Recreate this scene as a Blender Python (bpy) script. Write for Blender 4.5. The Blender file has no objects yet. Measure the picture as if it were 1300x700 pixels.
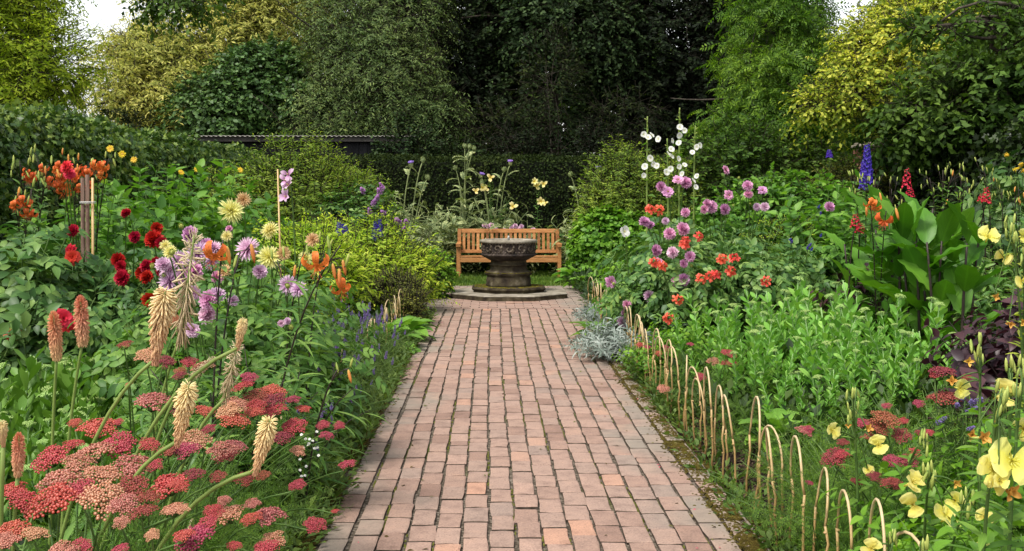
EXPOSURE = 0.3
import bpy, bmesh, math, random
import numpy as np
random.seed(5)
rng = np.random.default_rng(11)
scene = bpy.context.scene
COL = scene.collection
F, CX, CY, H = 1380.0, 626.0, 252.0, 1.446      # focal length and vanishing point in photo pixels, eye height in metres
PI = math.pi

def P(px, py, Y):
    return np.array([(px - CX) * Y / F, Y, H - (py - CY) * Y / F])

def G(px, Y, z=0.0):
    return np.array([(px - CX) * Y / F, Y, z])

def unit(a):
    a = np.asarray(a, float)
    return a / (np.linalg.norm(a, axis=-1, keepdims=True) + 1e-9)

def frames(y, zref):
    y = unit(y)
    x = unit(np.cross(y, zref))
    z = np.cross(x, y)
    return np.stack([x, y, z], axis=-1)

class T:                                         # a small template shape
    def __init__(s, v, faces, uv=None):
        s.v = np.array(v, float)
        s.idx = np.array([i for f in faces for i in f], int)
        s.sz = np.array([len(f) for f in faces], int)
        s.uv = np.zeros((len(s.v), 2)) if uv is None else np.array(uv, float)

def merge(ts):
    v, f, uv, o = [], [], [], 0
    for t in ts:
        v.append(t.v); uv.append(t.uv)
        p = 0
        for n in t.sz:
            f.append([int(i) + o for i in t.idx[p:p + n]]); p += n
        o += len(t.v)
    return T(np.concatenate(v), f, np.concatenate(uv))

def moved(t, loc=(0, 0, 0), R=None, s=1.0):
    v = t.v * s
    if R is not None:
        v = v @ np.asarray(R).T
    q = T.__new__(T); q.v = v + np.array(loc); q.idx = t.idx; q.sz = t.sz; q.uv = t.uv
    return q

class MB:
    def __init__(s):
        s.v = []; s.uv = []; s.idx = []; s.sz = []; s.m = []; s.sm = []; s.n = 0
    def raw(s, v, uv, idx, sz, m=0, smooth=True):
        s.v.append(v); s.uv.append(uv); s.idx.append(idx + s.n); s.sz.append(sz)
        s.m.append(np.full(len(sz), m)); s.sm.append(np.full(len(sz), smooth)); s.n += len(v)
    def t(s, t, m=0, smooth=True, loc=(0, 0, 0), R=None, sc=1.0):
        q = moved(t, loc, R, sc)
        s.raw(q.v, q.uv, q.idx, q.sz, m, smooth)
    def scatter(s, t, R, loc, sc=1.0, m=0, smooth=True, uvv=None):
        loc = np.asarray(loc, float); N = len(loc)
        if N == 0:
            return
        sc = np.asarray(sc, float)
        if sc.ndim == 0: sc = np.full(N, float(sc))
        A = R * (sc[:, None, None] if sc.ndim == 1 else sc[:, None, :])
        V = np.einsum('nij,kj->nki', A, t.v) + loc[:, None, :]
        k = len(t.v)
        idx = (t.idx[None, :] + (np.arange(N) * k)[:, None]).ravel()
        uv = np.tile(t.uv, (N, 1))
        if uvv is not None: uv[:, 1] = np.repeat(uvv, k)
        s.raw(V.reshape(-1, 3), uv, idx, np.tile(t.sz, N), m, smooth)
    def tube(s, pts, r0, r1=None, k=5, m=0, cap=True):
        pts = np.asarray(pts, float); n = len(pts)
        r = np.linspace(r0, r0 if r1 is None else r1, n) if np.ndim(r0) == 0 else np.asarray(r0, float)
        tan = unit(np.gradient(pts, axis=0))
        ref = np.array([0.31, 0.9, 0.13]) if abs(tan[:, 2]).mean() > .5 else np.array([.1, .12, 1.])
        a = unit(np.cross(tan, ref)); b = np.cross(tan, a)
        th = np.arange(k) * 2 * PI / k
        V = pts[:, None] + r[:, None, None] * (np.cos(th)[None, :, None] * a[:, None] + np.sin(th)[None, :, None] * b[:, None])
        f = []
        for i in range(n - 1):
            for j in range(k):
                q = (j + 1) % k
                f.append([i * k + j, i * k + q, (i + 1) * k + q, (i + 1) * k + j])
        if cap:
            f.append(list(range(k))[::-1]); f.append([(n - 1) * k + j for j in range(k)])
        uv = np.stack([np.tile(th / 6.283, n), np.repeat(np.linspace(0, 1, n), k)], -1)
        s.t(T(V.reshape(-1, 3), f, uv), m)
    def mesh(s, name, mats):
        me = bpy.data.meshes.new(name)
        if s.n:
            V = np.concatenate(s.v).astype(np.float32); idx = np.concatenate(s.idx).astype(np.int32)
            sz = np.concatenate(s.sz).astype(np.int32); uv = np.concatenate(s.uv).astype(np.float32)
            me.vertices.add(len(V)); me.vertices.foreach_set('co', V.ravel())
            me.loops.add(len(idx)); me.loops.foreach_set('vertex_index', idx)
            me.polygons.add(len(sz))
            st = np.concatenate([[0], np.cumsum(sz)[:-1]]).astype(np.int32)
            me.polygons.foreach_set('loop_start', st)
            me.polygons.foreach_set('material_index', np.concatenate(s.m).astype(np.int32))
            me.polygons.foreach_set('use_smooth', np.concatenate(s.sm).astype(bool))
            ul = me.uv_layers.new(name='UVMap')
            ul.data.foreach_set('uv', uv[idx].ravel())
            me.update(calc_edges=True)
        for m in (mats if isinstance(mats, (list, tuple)) else [mats]):
            me.materials.append(m)
        return me

# ---------- scene objects
def props(o, label=None, cat=None, group=None, kind=None):
    if label: o['label'] = label
    if cat: o['category'] = cat
    if group: o['group'] = group
    if kind: o['kind'] = kind
    return o

def empty(name, label, cat, loc=(0, 0, 0), group=None, rz=0.0):
    o = bpy.data.objects.new(name, None); COL.objects.link(o)
    o.location = loc; o.rotation_euler = (0, 0, rz); o.empty_display_size = .1
    return props(o, label, cat, group)

from mathutils import Matrix, Vector
def add(name, mesh, parent=None, loc=(0, 0, 0), R=None, s=1.0, label=None):
    o = bpy.data.objects.new(name, mesh); COL.objects.link(o)
    if parent is not None: o.parent = parent
    s = (s, s, s) if np.ndim(s) == 0 else s
    M = np.eye(4)
    M[:3, :3] = (np.eye(3) if R is None else np.asarray(R)) * np.array(s)[None, :]
    M[:3, 3] = loc
    o.matrix_local = Matrix(M.tolist())
    if label: o['label'] = label
    return o

def Rz(a):
    c, s = math.cos(a), math.sin(a)
    return np.array([[c, -s, 0], [s, c, 0], [0, 0, 1.]])

def zframe(d, spin=0.0):
    z = unit(np.asarray(d, float))
    ref = np.array([0, 0, 1.]) if abs(z[2]) < .95 else np.array([0, 1., 0])
    x = unit(np.cross(ref, z)); y = np.cross(z, x)
    return np.stack([x, y, z], -1) @ Rz(spin)

# ---------- leaf templates: base at origin, tip along +Y, upper face +Z
def strip(prof, n=4, W=.3, fold=.25, curl=.4, wave=0.0, twist=0.0):
    v, uv, rows = [], [], []
    y = z = 0.0
    for i in range(n + 1):
        t = i / n
        a = curl * t
        if i:
            am = curl * (t - .5 / n); y += math.cos(am) / n; z -= math.sin(am) / n
        w = W * prof(t)
        if w < 1e-3:
            rows.append([len(v)]); v.append((0, y, z)); uv.append((.5, t)); continue
        nz = np.array([0, math.sin(a), math.cos(a)])
        wv = wave * w * math.sin(i * 2.4)
        c = np.array([0, y, z])
        tw = twist * t
        r = []
        for sgn in (-1, 0, 1):
            q = c + np.array([sgn * w * math.cos(tw), 0, sgn * w * math.sin(tw)]) + nz * abs(sgn) * (fold * w + sgn * wv)
            r.append(len(v)); v.append(q); uv.append((.5 + .5 * sgn, t))
        rows.append(r)
    f = []
    for a, b in zip(rows[:-1], rows[1:]):
        if len(a) == 1 and len(b) == 3:
            f += [[a[0], b[1], b[0]], [a[0], b[2], b[1]]]
        elif len(a) == 3 and len(b) == 1:
            f += [[a[0], a[1], b[0]], [a[1], a[2], b[0]]]
        elif len(a) == 3:
            f += [[a[0], a[1], b[1], b[0]], [a[1], a[2], b[2], b[1]]]
    return T(v, f, uv)

lance = lambda t: math.sin(PI * t ** .85) ** .9 if 0 < t < 1 else 0
ovate = lambda t: (math.sin(PI * t ** .6)) ** .8 if 0 < t < 1 else 0
obov = lambda t: (math.sin(PI * t ** 1.5)) ** .75 if 0 < t < 1 else 0
strap = lambda t: 0 if t >= 1 else .75 + .25 * math.sin(PI * t) if t < .6 else max(0, 1 - ((t - .6) / .4) ** 2)
petal = lambda t: 0 if t >= 1 else .25 + .75 * math.sin(PI * min(t, .999) ** 1.3) ** .8
broadp = lambda t: .12 + .88 * math.sin(PI * .5 * min(1, t * 1.25)) ** 1.2 if t < .8 else .12 + .88 * math.cos((t - .8) / .2 * 1.25)
L_LANCE = strip(lance, 4, .13, .3, .5)
L_LILYBIG = strip(lance, 6, .052, .45, .9)
L_NARROW = strip(lance, 4, .075, .35, .8)
L_OVATE = strip(ovate, 4, .27, .25, .5)
L_OVATE_W = strip(ovate, 5, .34, .2, .6, .12)
L_OBOV = strip(obov, 4, .24, .3, -.25)
L_OBOV2 = strip(obov, 4, .23, .3, .15)
L_STRAP = strip(strap, 8, .022, .6, 1.3)
L_BLADE = strip(lance, 3, .03, .3, .5)
L_CANNA = strip(lambda t: math.sin(PI * t ** .8) ** .75 if 0 < t < 1 else 0, 9, .2, .35, .55, .18)
L_HOSTA = strip(ovate, 7, .33, .3, .9, .06)
L_FAR = strip(lance, 2, .26, .25, .35)
L_FARN = strip(lance, 2, .13, .3, .5)
L_FARR = strip(ovate, 2, .40, .2, .3)
P_CUP = strip(petal, 4, .24, .55, -.5)
P_BROAD = strip(petal, 4, .32, .3, .25)
P_QUILL = strip(lambda t: 0 if t >= 1 else .6 + .4 * math.sin(PI * t), 4, .07, .9, -.1)
P_LILY = strip(petal, 8, .15, .2, 3.7)
P_TRUMP = strip(petal, 4, .26, .3, .9)
P_HOLLY = strip(broadp, 5, .56, .15, .7, .16)
P_PRIM = strip(broadp, 8, .62, .22, .8, .22)

def star(pts, cz=-.05, tipz=-.12):
    n = len(pts)
    v = [(0, 0.0, 0), (0, .42, cz)] + [(x, y, tipz * (abs(x) + abs(y - .4))) for x, y in pts]
    f = [[1, 2 + i, 3 + i] for i in range(n - 1)] + [[0, 2, 1], [0, 1, 1 + n]]
    # orientation: points go right to left so normals face up
    uv = [(.5, 0), (.5, .42)] + [(.5 + x, y) for x, y in pts]
    return T(v, [[a, b, c] for a, b, c in f], uv)
L_IVY = star([(.17, .02), (.5, .12), (.3, .34), (.56, .62), (.25, .62), (0, 1.0), (-.25, .62), (-.56, .62), (-.3, .34), (-.5, .12), (-.17, .02)])

def pinnate(n, leaf, size, span=(.15, .9), ang=.9, curl=.5, terminal=.3, rw=.012, taper=.4):
    ts = []
    def at(t):
        return np.array([0, math.sin(curl * t) / max(curl, 1e-3), -(1 - math.cos(curl * t)) / max(curl, 1e-3)])
    for i in range(n):
        t = span[0] + (span[1] - span[0]) * i / max(1, n - 1)
        s = size * (1 - taper * abs(t - .45) / .55)
        for sg in (-1, 1):
            d = np.array([sg * math.sin(ang), math.cos(ang), -.12])
            R = frames(d[None], np.array([[-.25 * sg, -.1, 1.]]))[0]
            ts.append(moved(leaf, at(t), R, s))
    if terminal:
        R = frames(np.array([[0, math.cos(curl), -math.sin(curl)]]), np.array([[0, .3, 1.]]))[0]
        ts.append(moved(leaf, at(.93), R, terminal))
    m = MB(); pts = np.array([at(t) for t in np.linspace(0, 1, 5)])
    m.tube(pts, rw, rw * .4, 3, cap=False)
    k = T.__new__(T); k.v = m.v[0]; k.uv = m.uv[0]; k.idx = m.idx[0]; k.sz = m.sz[0]
    ts.append(k)
    return merge(ts)
L_DAHLIA = pinnate(2, L_OVATE, .52, (.42, .74), .85, .5, .5)
L_CARDOON = pinnate(7, strip(lance, 3, .2, .3, .5), .27, (.18, .92), .85, 1.1, .22, .018)
L_FEATHER = pinnate(9, strip(lance, 2, .09, .3, .3), .17, (.08, .95), .95, .6, .1, .008)
L_ASH = pinnate(4, strip(lance, 2, .17, .25, .4), .36, (.3, .88), .95, .5, .34, .006)
L_FERN = pinnate(14, strip(lance, 2, .11, .2, .3), .24, (.08, .97), 1.2, 1.0, .06, .008)

def lathe(prof, k=16, name=None):
    n = len(prof); th = np.arange(k) * 2 * PI / k
    v = [(r * math.cos(a), r * math.sin(a), z) for r, z in prof for a in th]
    f = []
    for i in range(n - 1):
        for j in range(k):
            q = (j + 1) % k
            f.append([i * k + j, i * k + q, (i + 1) * k + q, (i + 1) * k + j])
    f.append(list(range(k))[::-1]); f.append([(n - 1) * k + j for j in range(k)])
    uv = [(j / k, i / (n - 1)) for i in range(n) for j in range(k)]
    return T(v, f, uv)
BALL = lathe([(.02, -1), (.7, -.7), (1, 0), (.7, .7), (.02, 1)], 7)
BUD = lathe([(.03, 0), (.09, .12), (.12, .4), (.1, .75), (.02, 1)], 6)
FLORET = lathe([(.035, 0), (.07, .4), (.085, .82), (.05, 1)], 4)
BUMP = T([(math.cos(a), math.sin(a), 0) for a in np.arange(6) * PI / 3] + [(.55 * math.cos(a), .55 * math.sin(a), .5) for a in np.arange(6) * PI / 3] + [(0, 0, .6)],
         [[i, (i + 1) % 6, 6 + (i + 1) % 6, 6 + i] for i in range(6)] + [[6 + i, 6 + (i + 1) % 6, 12] for i in range(6)],
         [(0, 0)] * 6 + [(0, .55)] * 6 + [(0, 1)])
TWIG = lathe([(1, 0), (.6, 1)], 3)
TWIG.v = TWIG.v[:, [0, 2, 1]]; TWIG.v[:, 0] *= -1        # along +Y

def boxt(sx, sy, sz, b=.006, seg=1):
    bm = bmesh.new(); bmesh.ops.create_cube(bm, size=1)
    for v in bm.verts: v.co = Vector((v.co.x * sx, v.co.y * sy, v.co.z * sz))
    if b: bmesh.ops.bevel(bm, geom=bm.edges[:], offset=b, segments=seg, affect='EDGES', profile=.6)
    bm.verts.index_update()
    t = T([tuple(v.co) for v in bm.verts], [[v.index for v in f.verts] for f in bm.faces])
    bm.free(); return t

# ---------- curves and leafy stems
def bez(p0, p1, p2, n=8):
    t = np.linspace(0, 1, n)[:, None]
    return (1 - t) ** 2 * np.asarray(p0) + 2 * t * (1 - t) * np.asarray(p1) + t * t * np.asarray(p2)

def rise(base, tip, up=.75, n=8):
    base = np.asarray(base, float); tip = np.asarray(tip, float)
    c = base + (tip - base) * np.array([.25, .25, up])
    return bez(base, c, tip, n)

def along(pts, s):
    d = np.linalg.norm(np.diff(pts, axis=0), axis=1); c = np.concatenate([[0], np.cumsum(d)])
    pos = np.stack([np.interp(s, c, pts[:, i]) for i in range(3)], -1)
    tg = unit(np.gradient(pts, axis=0))
    tan = unit(np.stack([np.interp(s, c, tg[:, i]) for i in range(3)], -1))
    return pos, tan

def plen(pts): return float(np.linalg.norm(np.diff(pts, axis=0), axis=1).sum())

def leafy(mb, pts, t, spacing, L, ang, m=0, s0=.1, s1=1.0, rs=rng, jit=.22, pair=False, whorl=0, wid=1.0, sag=0.0):
    tot = plen(pts)
    ss = np.arange(s0 * tot, s1 * tot, spacing)
    if len(ss) == 0: return
    k = np.arange(len(ss)); phi = k * 2.4 + rs.uniform(0, 6.28)
    if pair: ss = np.repeat(ss, 2); phi = np.stack([k * PI / 2, k * PI / 2 + PI], 1).ravel() + rs.uniform(0, 6.28)
    if whorl: ss = np.repeat(ss, whorl); phi = (k[:, None] * .6 + np.arange(whorl) * 6.283 / whorl).ravel()
    pos, tan = along(pts, ss); N = len(ss)
    a = unit(np.cross(tan, [.31, .9, .13])); b = np.cross(tan, a)
    phi = phi + rs.normal(0, .2, N)
    out = np.cos(phi)[:, None] * a + np.sin(phi)[:, None] * b
    tt = ss / tot
    th = (np.array([ang(x) for x in tt]) if callable(ang) else np.full(N, ang)) + rs.normal(0, jit, N)
    d = np.cos(th)[:, None] * tan + np.sin(th)[:, None] * out
    d[:, 2] -= sag
    sc = (np.array([L(x) for x in tt]) if callable(L) else np.full(N, L)) * rs.uniform(.8, 1.2, N)
    mb.scatter(t, frames(d, tan + rs.normal(0, .18, (N, 3))), pos, np.stack([sc * wid, sc, sc], -1), m)

def sph(rs, n):
    return unit(rs.normal(0, 1, (n, 3)))

def crown(lobes, nsp, K, slen, llen, t, seed=1, droop=.3, up=.1, back=.5, shell=(.62, 1.0), lump=.16, m=0, mt=1, twig=.006, mb=None, flat=.5, inner=.22, zmin=None):
    """Leafy sprays on the outside of overlapping lobes: a crown or a bush."""
    rs = np.random.default_rng(seed); mb = mb or MB()
    L = np.array(lobes, float)
    w = L[:, 3] * L[:, 4] + L[:, 4] * L[:, 5] + L[:, 3] * L[:, 5]
    i = rs.choice(len(L), nsp, p=w / w.sum())
    u = sph(rs, nsp)
    keep = ~((u[:, 1] > .25) & (rs.random(nsp) > back))
    i, u = i[keep], u[keep]; n = len(i)
    r = shell[0] + (shell[1] - shell[0]) * np.sqrt(rs.random(n))
    inn = rs.random(n) < inner
    r = np.where(inn, r * .72, r)
    lv = np.zeros(n)
    for f in (2.2, 4.1, 7.3):
        k = rs.normal(0, f, (4, 3)); ph = rs.uniform(0, 6.28, 4)
        off = i[:, None] * 1.7
        lv += np.cos(u @ k.T + ph + off).mean(1) * (2.2 / f) ** .5
    p = L[i, :3] + u * L[i, 3:6] * (r * (1 + lump * lv))[:, None]
    if zmin is not None:
        ok = p[:, 2] > zmin; p, u = p[ok], u[ok]; n = len(p)
    d = unit(u * .8 + np.array([0, 0, up]) + rs.normal(0, .42, (n, 3)))
    sl = slen * rs.uniform(.6, 1.25, n)
    tk = (np.arange(K) + .6) / K
    pos = p[:, None] + d[:, None] * (tk[None, :, None] * sl[:, None, None])
    dz = droop * tk[None, :] ** 2 * sl[:, None]
    pos[:, :, 2] -= dz
    tan = np.repeat(d[:, None], K, 1); tan[:, :, 2] -= 2 * droop * tk[None, :]
    tan = unit(tan)
    side = unit(np.cross(tan, [0.05, .1, 1.]))
    sg = np.where(np.arange(K) % 2 == 0, 1., -1.)[None, :, None]
    ld = tan * .6 + side * sg * .75 + rs.normal(0, .28, (n, K, 3)) - np.array([0, 0, .12])
    nz = np.array([0, 0, flat]) + u[:, None] * .5 + rs.normal(0, .38, (n, K, 3))
    N = n * K
    mb.scatter(t, frames(ld.reshape(N, 3), nz.reshape(N, 3)), pos.reshape(N, 3), llen * rs.uniform(.65, 1.25, N), m)
    if twig:
        mb.scatter(TWIG, frames(d, sph(rs, n)), p - d * sl[:, None] * .3, np.stack([np.full(n, twig), sl * 1.1, np.full(n, twig)], -1), mt)
    return mb

def ring_flower(mb, rings, t, m=0, rs=rng, jit=.08):
    """petals in rings round +Z: (count, angle from the axis in degrees, length, axial offset)"""
    for n, deg, ln, zo in rings:
        a = np.arange(n) * 2 * PI / n + rs.uniform(0, 6.28) + rs.normal(0, .06, n)
        th = np.radians(deg) + rs.normal(0, jit, n)
        rad = np.stack([np.cos(a), np.sin(a), np.zeros(n)], -1)
        z = np.array([0, 0, 1.])
        d = np.sin(th)[:, None] * rad + np.cos(th)[:, None] * z
        nr = np.sin(th)[:, None] * z - np.cos(th)[:, None] * rad
        mb.scatter(t, frames(d, nr), np.tile([0, 0, zo], (n, 1)) + rad * .04 * ln, ln * rs.uniform(.92, 1.08, n), m)
# ---------- materials
def newmat(name):
    m = bpy.data.materials.new(name); m.use_nodes = True
    nt = m.node_tree; nt.nodes.clear()
    out = nt.nodes.new('ShaderNodeOutputMaterial')
    return m, nt, out
def N(nt, t, **kw):
    n = nt.nodes.new(t)
    for k, v in kw.items():
        if k in n.inputs: n.inputs[k].default_value = v
        else: setattr(n, k, v)
    return n
def lk(nt, a, b): nt.links.new(a, b)
def ramp(nt, fac, cols, interp='LINEAR'):
    r = nt.nodes.new('ShaderNodeValToRGB'); r.color_ramp.interpolation = interp
    el = r.color_ramp.elements
    while len(el) < len(cols): el.new(.5)
    for i, c in enumerate(cols):
        if len(c) == 2: p, c = c
        else: p = i / max(1, len(cols) - 1)
        el[i].position = p; el[i].color = (*c, 1)
    if fac is not None: lk(nt, fac, r.inputs[0])
    return r.outputs[0]
def mixc(nt, fac, a, b, mode='MIX'):
    n = nt.nodes.new('ShaderNodeMix'); n.data_type = 'RGBA'; n.blend_type = mode
    for s, v in ((n.inputs[0], fac), (n.inputs[6], a), (n.inputs[7], b)):
        if hasattr(v, 'is_linked') or hasattr(v, 'links'): lk(nt, v, s)
        else: s.default_value = v if not isinstance(v, tuple) or len(v) == 4 else (*v, 1)
    return n.outputs[2]
def math1(nt, op, a, b=None):
    n = nt.nodes.new('ShaderNodeMath'); n.operation = op
    for s, v in ((n.inputs[0], a), (n.inputs[1], b)):
        if v is None: continue
        if hasattr(v, 'links'): lk(nt, v, s)
        else: s.default_value = v
    return n.outputs[0]

def surf(nt, out, col, rough, spec, trans, tcol=None, bump=None):
    b = N(nt, 'ShaderNodeBsdfPrincipled'); b.inputs['Roughness'].default_value = rough
    b.inputs['Specular IOR Level'].default_value = spec
    if hasattr(col, 'links'): lk(nt, col, b.inputs['Base Color'])
    else: b.inputs['Base Color'].default_value = (*col, 1)
    if bump is not None: lk(nt, bump, b.inputs['Normal'])
    if trans:
        tr = N(nt, 'ShaderNodeBsdfTranslucent'); lk(nt, tcol, tr.inputs[0])
        mx = N(nt, 'ShaderNodeMixShader'); mx.inputs[0].default_value = trans
        lk(nt, b.outputs[0], mx.inputs[1]); lk(nt, tr.outputs[0], mx.inputs[2]); lk(nt, mx.outputs[0], out.inputs[0])
    else: lk(nt, b.outputs[0], out.inputs[0])

def leaf_mat(name, cols, rough=.42, trans=.28, vein=.25, spec=.45, tint=(1.25, 1.35, .55), nscale=1.3, warm=True):
    if warm and name not in ('silver_leaf', 'purple_leaf'): cols = [(r * 1.4, g_ * 1.22, b_ * .72) for r, g_, b_ in cols]
    spec *= .7; rough = min(.9, rough + .08)
    m, nt, out = newmat(name)
    g = N(nt, 'ShaderNodeNewGeometry')
    c = ramp(nt, g.outputs['Random Per Island'], cols)
    tc = N(nt, 'ShaderNodeTexCoord')
    nz = N(nt, 'ShaderNodeTexNoise', Scale=nscale, Detail=3.0); lk(nt, tc.outputs['Object'], nz.inputs['Vector'])
    hs = N(nt, 'ShaderNodeHueSaturation')
    lk(nt, c, hs.inputs['Color'])
    lk(nt, math1(nt, 'ADD', math1(nt, 'MULTIPLY', nz.outputs[0], .9), .55), hs.inputs['Value'])
    lk(nt, math1(nt, 'ADD', math1(nt, 'MULTIPLY', nz.outputs[0], -.07), .535), hs.inputs['Hue'])
    c = hs.outputs[0]
    if vein:
        uv = N(nt, 'ShaderNodeUVMap'); sx = N(nt, 'ShaderNodeSeparateXYZ'); lk(nt, uv.outputs[0], sx.inputs[0])
        dx = math1(nt, 'ABSOLUTE', math1(nt, 'SUBTRACT', sx.outputs[0], .5))
        mid = math1(nt, 'LESS_THAN', dx, .045)
        sv = math1(nt, 'SINE', math1(nt, 'MULTIPLY', math1(nt, 'SUBTRACT', sx.outputs[1], math1(nt, 'MULTIPLY', dx, .7)), 52.0))
        sd = math1(nt, 'MULTIPLY', math1(nt, 'GREATER_THAN', sv, .8), .45)
        f = math1(nt, 'MULTIPLY', math1(nt, 'MAXIMUM', mid, sd), vein)
        lt = mixc(nt, 1.0, c, (1.7, 1.6, 1.5), 'MULTIPLY')
        c = mixc(nt, f, c, lt)
    tcol = mixc(nt, 1.0, c, tuple(1.35 * x for x in tint), 'MULTIPLY')
    surf(nt, out, c, rough, spec, trans, tcol)
    return m

def petal_mat(name, base, tip, mid=None, trans=.3, var=.12, rough=.5, spots=None, hue=.02):
    m, nt, out = newmat(name)
    uv = N(nt, 'ShaderNodeUVMap'); sx = N(nt, 'ShaderNodeSeparateXYZ'); lk(nt, uv.outputs[0], sx.inputs[0])
    c = ramp(nt, sx.outputs[1], [(0, base), (.5, mid or tuple((a + b) / 2 for a, b in zip(base, tip))), (1, tip)])
    if spots:
        v = N(nt, 'ShaderNodeTexVoronoi', Scale=9.0); lk(nt, uv.outputs[0], v.inputs['Vector'])
        f = math1(nt, 'MULTIPLY', math1(nt, 'LESS_THAN', v.outputs['Distance'], .28), math1(nt, 'LESS_THAN', sx.outputs[1], .7))
        c = mixc(nt, f, c, spots)
    g = N(nt, 'ShaderNodeNewGeometry'); oi = N(nt, 'ShaderNodeObjectInfo')
    hs = N(nt, 'ShaderNodeHueSaturation'); lk(nt, c, hs.inputs['Color'])
    r = math1(nt, 'ADD', math1(nt, 'MULTIPLY', g.outputs['Random Per Island'], var), math1(nt, 'MULTIPLY', oi.outputs['Random'], var))
    lk(nt, math1(nt, 'ADD', r, 1 - var), hs.inputs['Value'])
    lk(nt, math1(nt, 'ADD', math1(nt, 'MULTIPLY', oi.outputs['Random'], hue), .5 - hue / 2), hs.inputs['Hue'])
    surf(nt, out, hs.outputs[0], rough, .3, trans, hs.outputs[0])
    return m

def noise_mat(name, cols, scale=8.0, rough=.8, bump=.3, spec=.25, detail=6.0, island=0.0, bdist=.01, stretch=None):
    m, nt, out = newmat(name)
    tc = N(nt, 'ShaderNodeTexCoord'); vec = tc.outputs['Object']
    if stretch:
        mp = N(nt, 'ShaderNodeMapping'); mp.inputs['Scale'].default_value = stretch; lk(nt, vec, mp.inputs[0]); vec = mp.outputs[0]
    nz = N(nt, 'ShaderNodeTexNoise', Scale=scale, Detail=detail); lk(nt, vec, nz.inputs['Vector'])
    f = nz.outputs[0]
    if island:
        g = N(nt, 'ShaderNodeNewGeometry')
        f = math1(nt, 'ADD', math1(nt, 'MULTIPLY', f, 1 - island), math1(nt, 'MULTIPLY', g.outputs['Random Per Island'], island))
    k = len(cols)
    c = ramp(nt, f, [(.28 + .44 * i / max(1, k - 1), c) for i, c in enumerate(cols)])
    bp = None
    if bump:
        n2 = N(nt, 'ShaderNodeTexNoise', Scale=scale * 3.1, Detail=5.0); lk(nt, vec, n2.inputs['Vector'])
        b = N(nt, 'ShaderNodeBump', Strength=bump, Distance=bdist); lk(nt, n2.outputs[0], b.inputs['Height']); bp = b.outputs[0]
    surf(nt, out, c, rough, spec, 0, None, bp)
    return m

# greens
G_ = {}
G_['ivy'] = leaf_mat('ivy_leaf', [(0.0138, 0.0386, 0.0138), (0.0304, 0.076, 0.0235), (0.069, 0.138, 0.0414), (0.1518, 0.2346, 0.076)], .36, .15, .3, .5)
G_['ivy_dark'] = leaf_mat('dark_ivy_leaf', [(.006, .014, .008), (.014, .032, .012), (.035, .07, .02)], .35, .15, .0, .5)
G_['yew'] = leaf_mat('clipped_hedge_leaf', [(.006, .013, .005), (.012, .024, .009), (.03, .05, .018)], .7, .15, 0, .15)
G_['helian'] = leaf_mat('daisy_leaf', [(0.036, 0.108, 0.024), (0.066, 0.18, 0.036), (0.12, 0.264, 0.06)], .42, .3, .25)
G_['dahlia'] = leaf_mat('dahlia_leaf', [(0.0216, 0.0675, 0.0243), (0.0405, 0.1148, 0.0378), (0.081, 0.1755, 0.0675), (0.135, 0.243, 0.0945)], .38, .2, .25, .5)
G_['dahlia_lt'] = leaf_mat('pale_dahlia_leaf', [(0.036, 0.102, 0.03), (0.066, 0.168, 0.048), (0.132, 0.252, 0.084)], .4, .28, .25)
G_['lily'] = leaf_mat('lily_leaf', [(0.0345, 0.0978, 0.0299), (0.069, 0.1725, 0.0517), (0.1495, 0.276, 0.0978)], .35, .25, .2, .5)
G_['sedum'] = leaf_mat('fleshy_leaf', [(.05, .14, .025), (.085, .2, .04), (.13, .27, .07)], .4, .18, .12, .45)
G_['sedum_lt'] = leaf_mat('pale_fleshy_leaf', [(0.0793, 0.2257, 0.0549), (0.1281, 0.3172, 0.0854), (0.2074, 0.4148, 0.1403)], .42, .2, .3, .4)
G_['sedhead'] = petal_mat('green_bud_head', (.14, .26, .04), (.42, .54, .19), None, .1)
G_['sedstem'] = noise_mat('pale_stem', [(.16, .3, .09), (.26, .4, .15)], 8, .5, 0)
G_['stem'] = noise_mat('green_stem', [(.05, .11, .025), (.11, .18, .04)], 8, .5, 0)
G_['ystem'] = noise_mat('yellow_green_stem', [(.13, .2, .04), (.22, .28, .07)], 8, .5, 0)
G_['dstem'] = noise_mat('dark_stem', [(.02, .015, .012), (.05, .035, .03)], 8, .4, 0)
G_['char'] = leaf_mat('chartreuse_leaf', [(0.143, 0.26, 0.0325), (0.26, 0.403, 0.0585), (0.442, 0.559, 0.13)], .5, .4, 0)
G_['bright'] = leaf_mat('bright_leaf', [(.05, .14, .018), (.09, .22, .03), (.15, .31, .05)], .42, .32, .2)
G_['finebush'] = leaf_mat('fine_bush_leaf', [(.06, .13, .025), (.12, .21, .04), (.24, .34, .08)], .5, .35, 0)
G_['olivebush'] = leaf_mat('olive_bush_leaf', [(0.06, 0.09, 0.024), (0.108, 0.144, 0.036), (0.18, 0.204, 0.06)], .5, .25, 0)
G_['cardoon'] = leaf_mat('silver_thistle_leaf', [(.09, .15, .10), (.17, .24, .17), (.33, .4, .31)], .5, .15, .15)
G_['salvia'] = leaf_mat('salvia_leaf', [(.035, .075, .025), (.06, .12, .035), (.1, .17, .06)], .5, .25, 0)
G_['fern'] = leaf_mat('feathery_leaf', [(.04, .1, .02), (.075, .17, .03), (.13, .26, .05)], .5, .3, 0)
G_['silver'] = leaf_mat('silver_leaf', [(.17, .22, .18), (.27, .32, .28), (.42, .46, .42)], .7, .15, 0, .1, (1, 1, .9))
G_['canna'] = leaf_mat('canna_leaf', [(0.0364, 0.1105, 0.0156), (0.0585, 0.169, 0.0234), (0.0975, 0.2275, 0.039)], .36, .2, .35, .45, (1.4, 1.6, .4))
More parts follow.
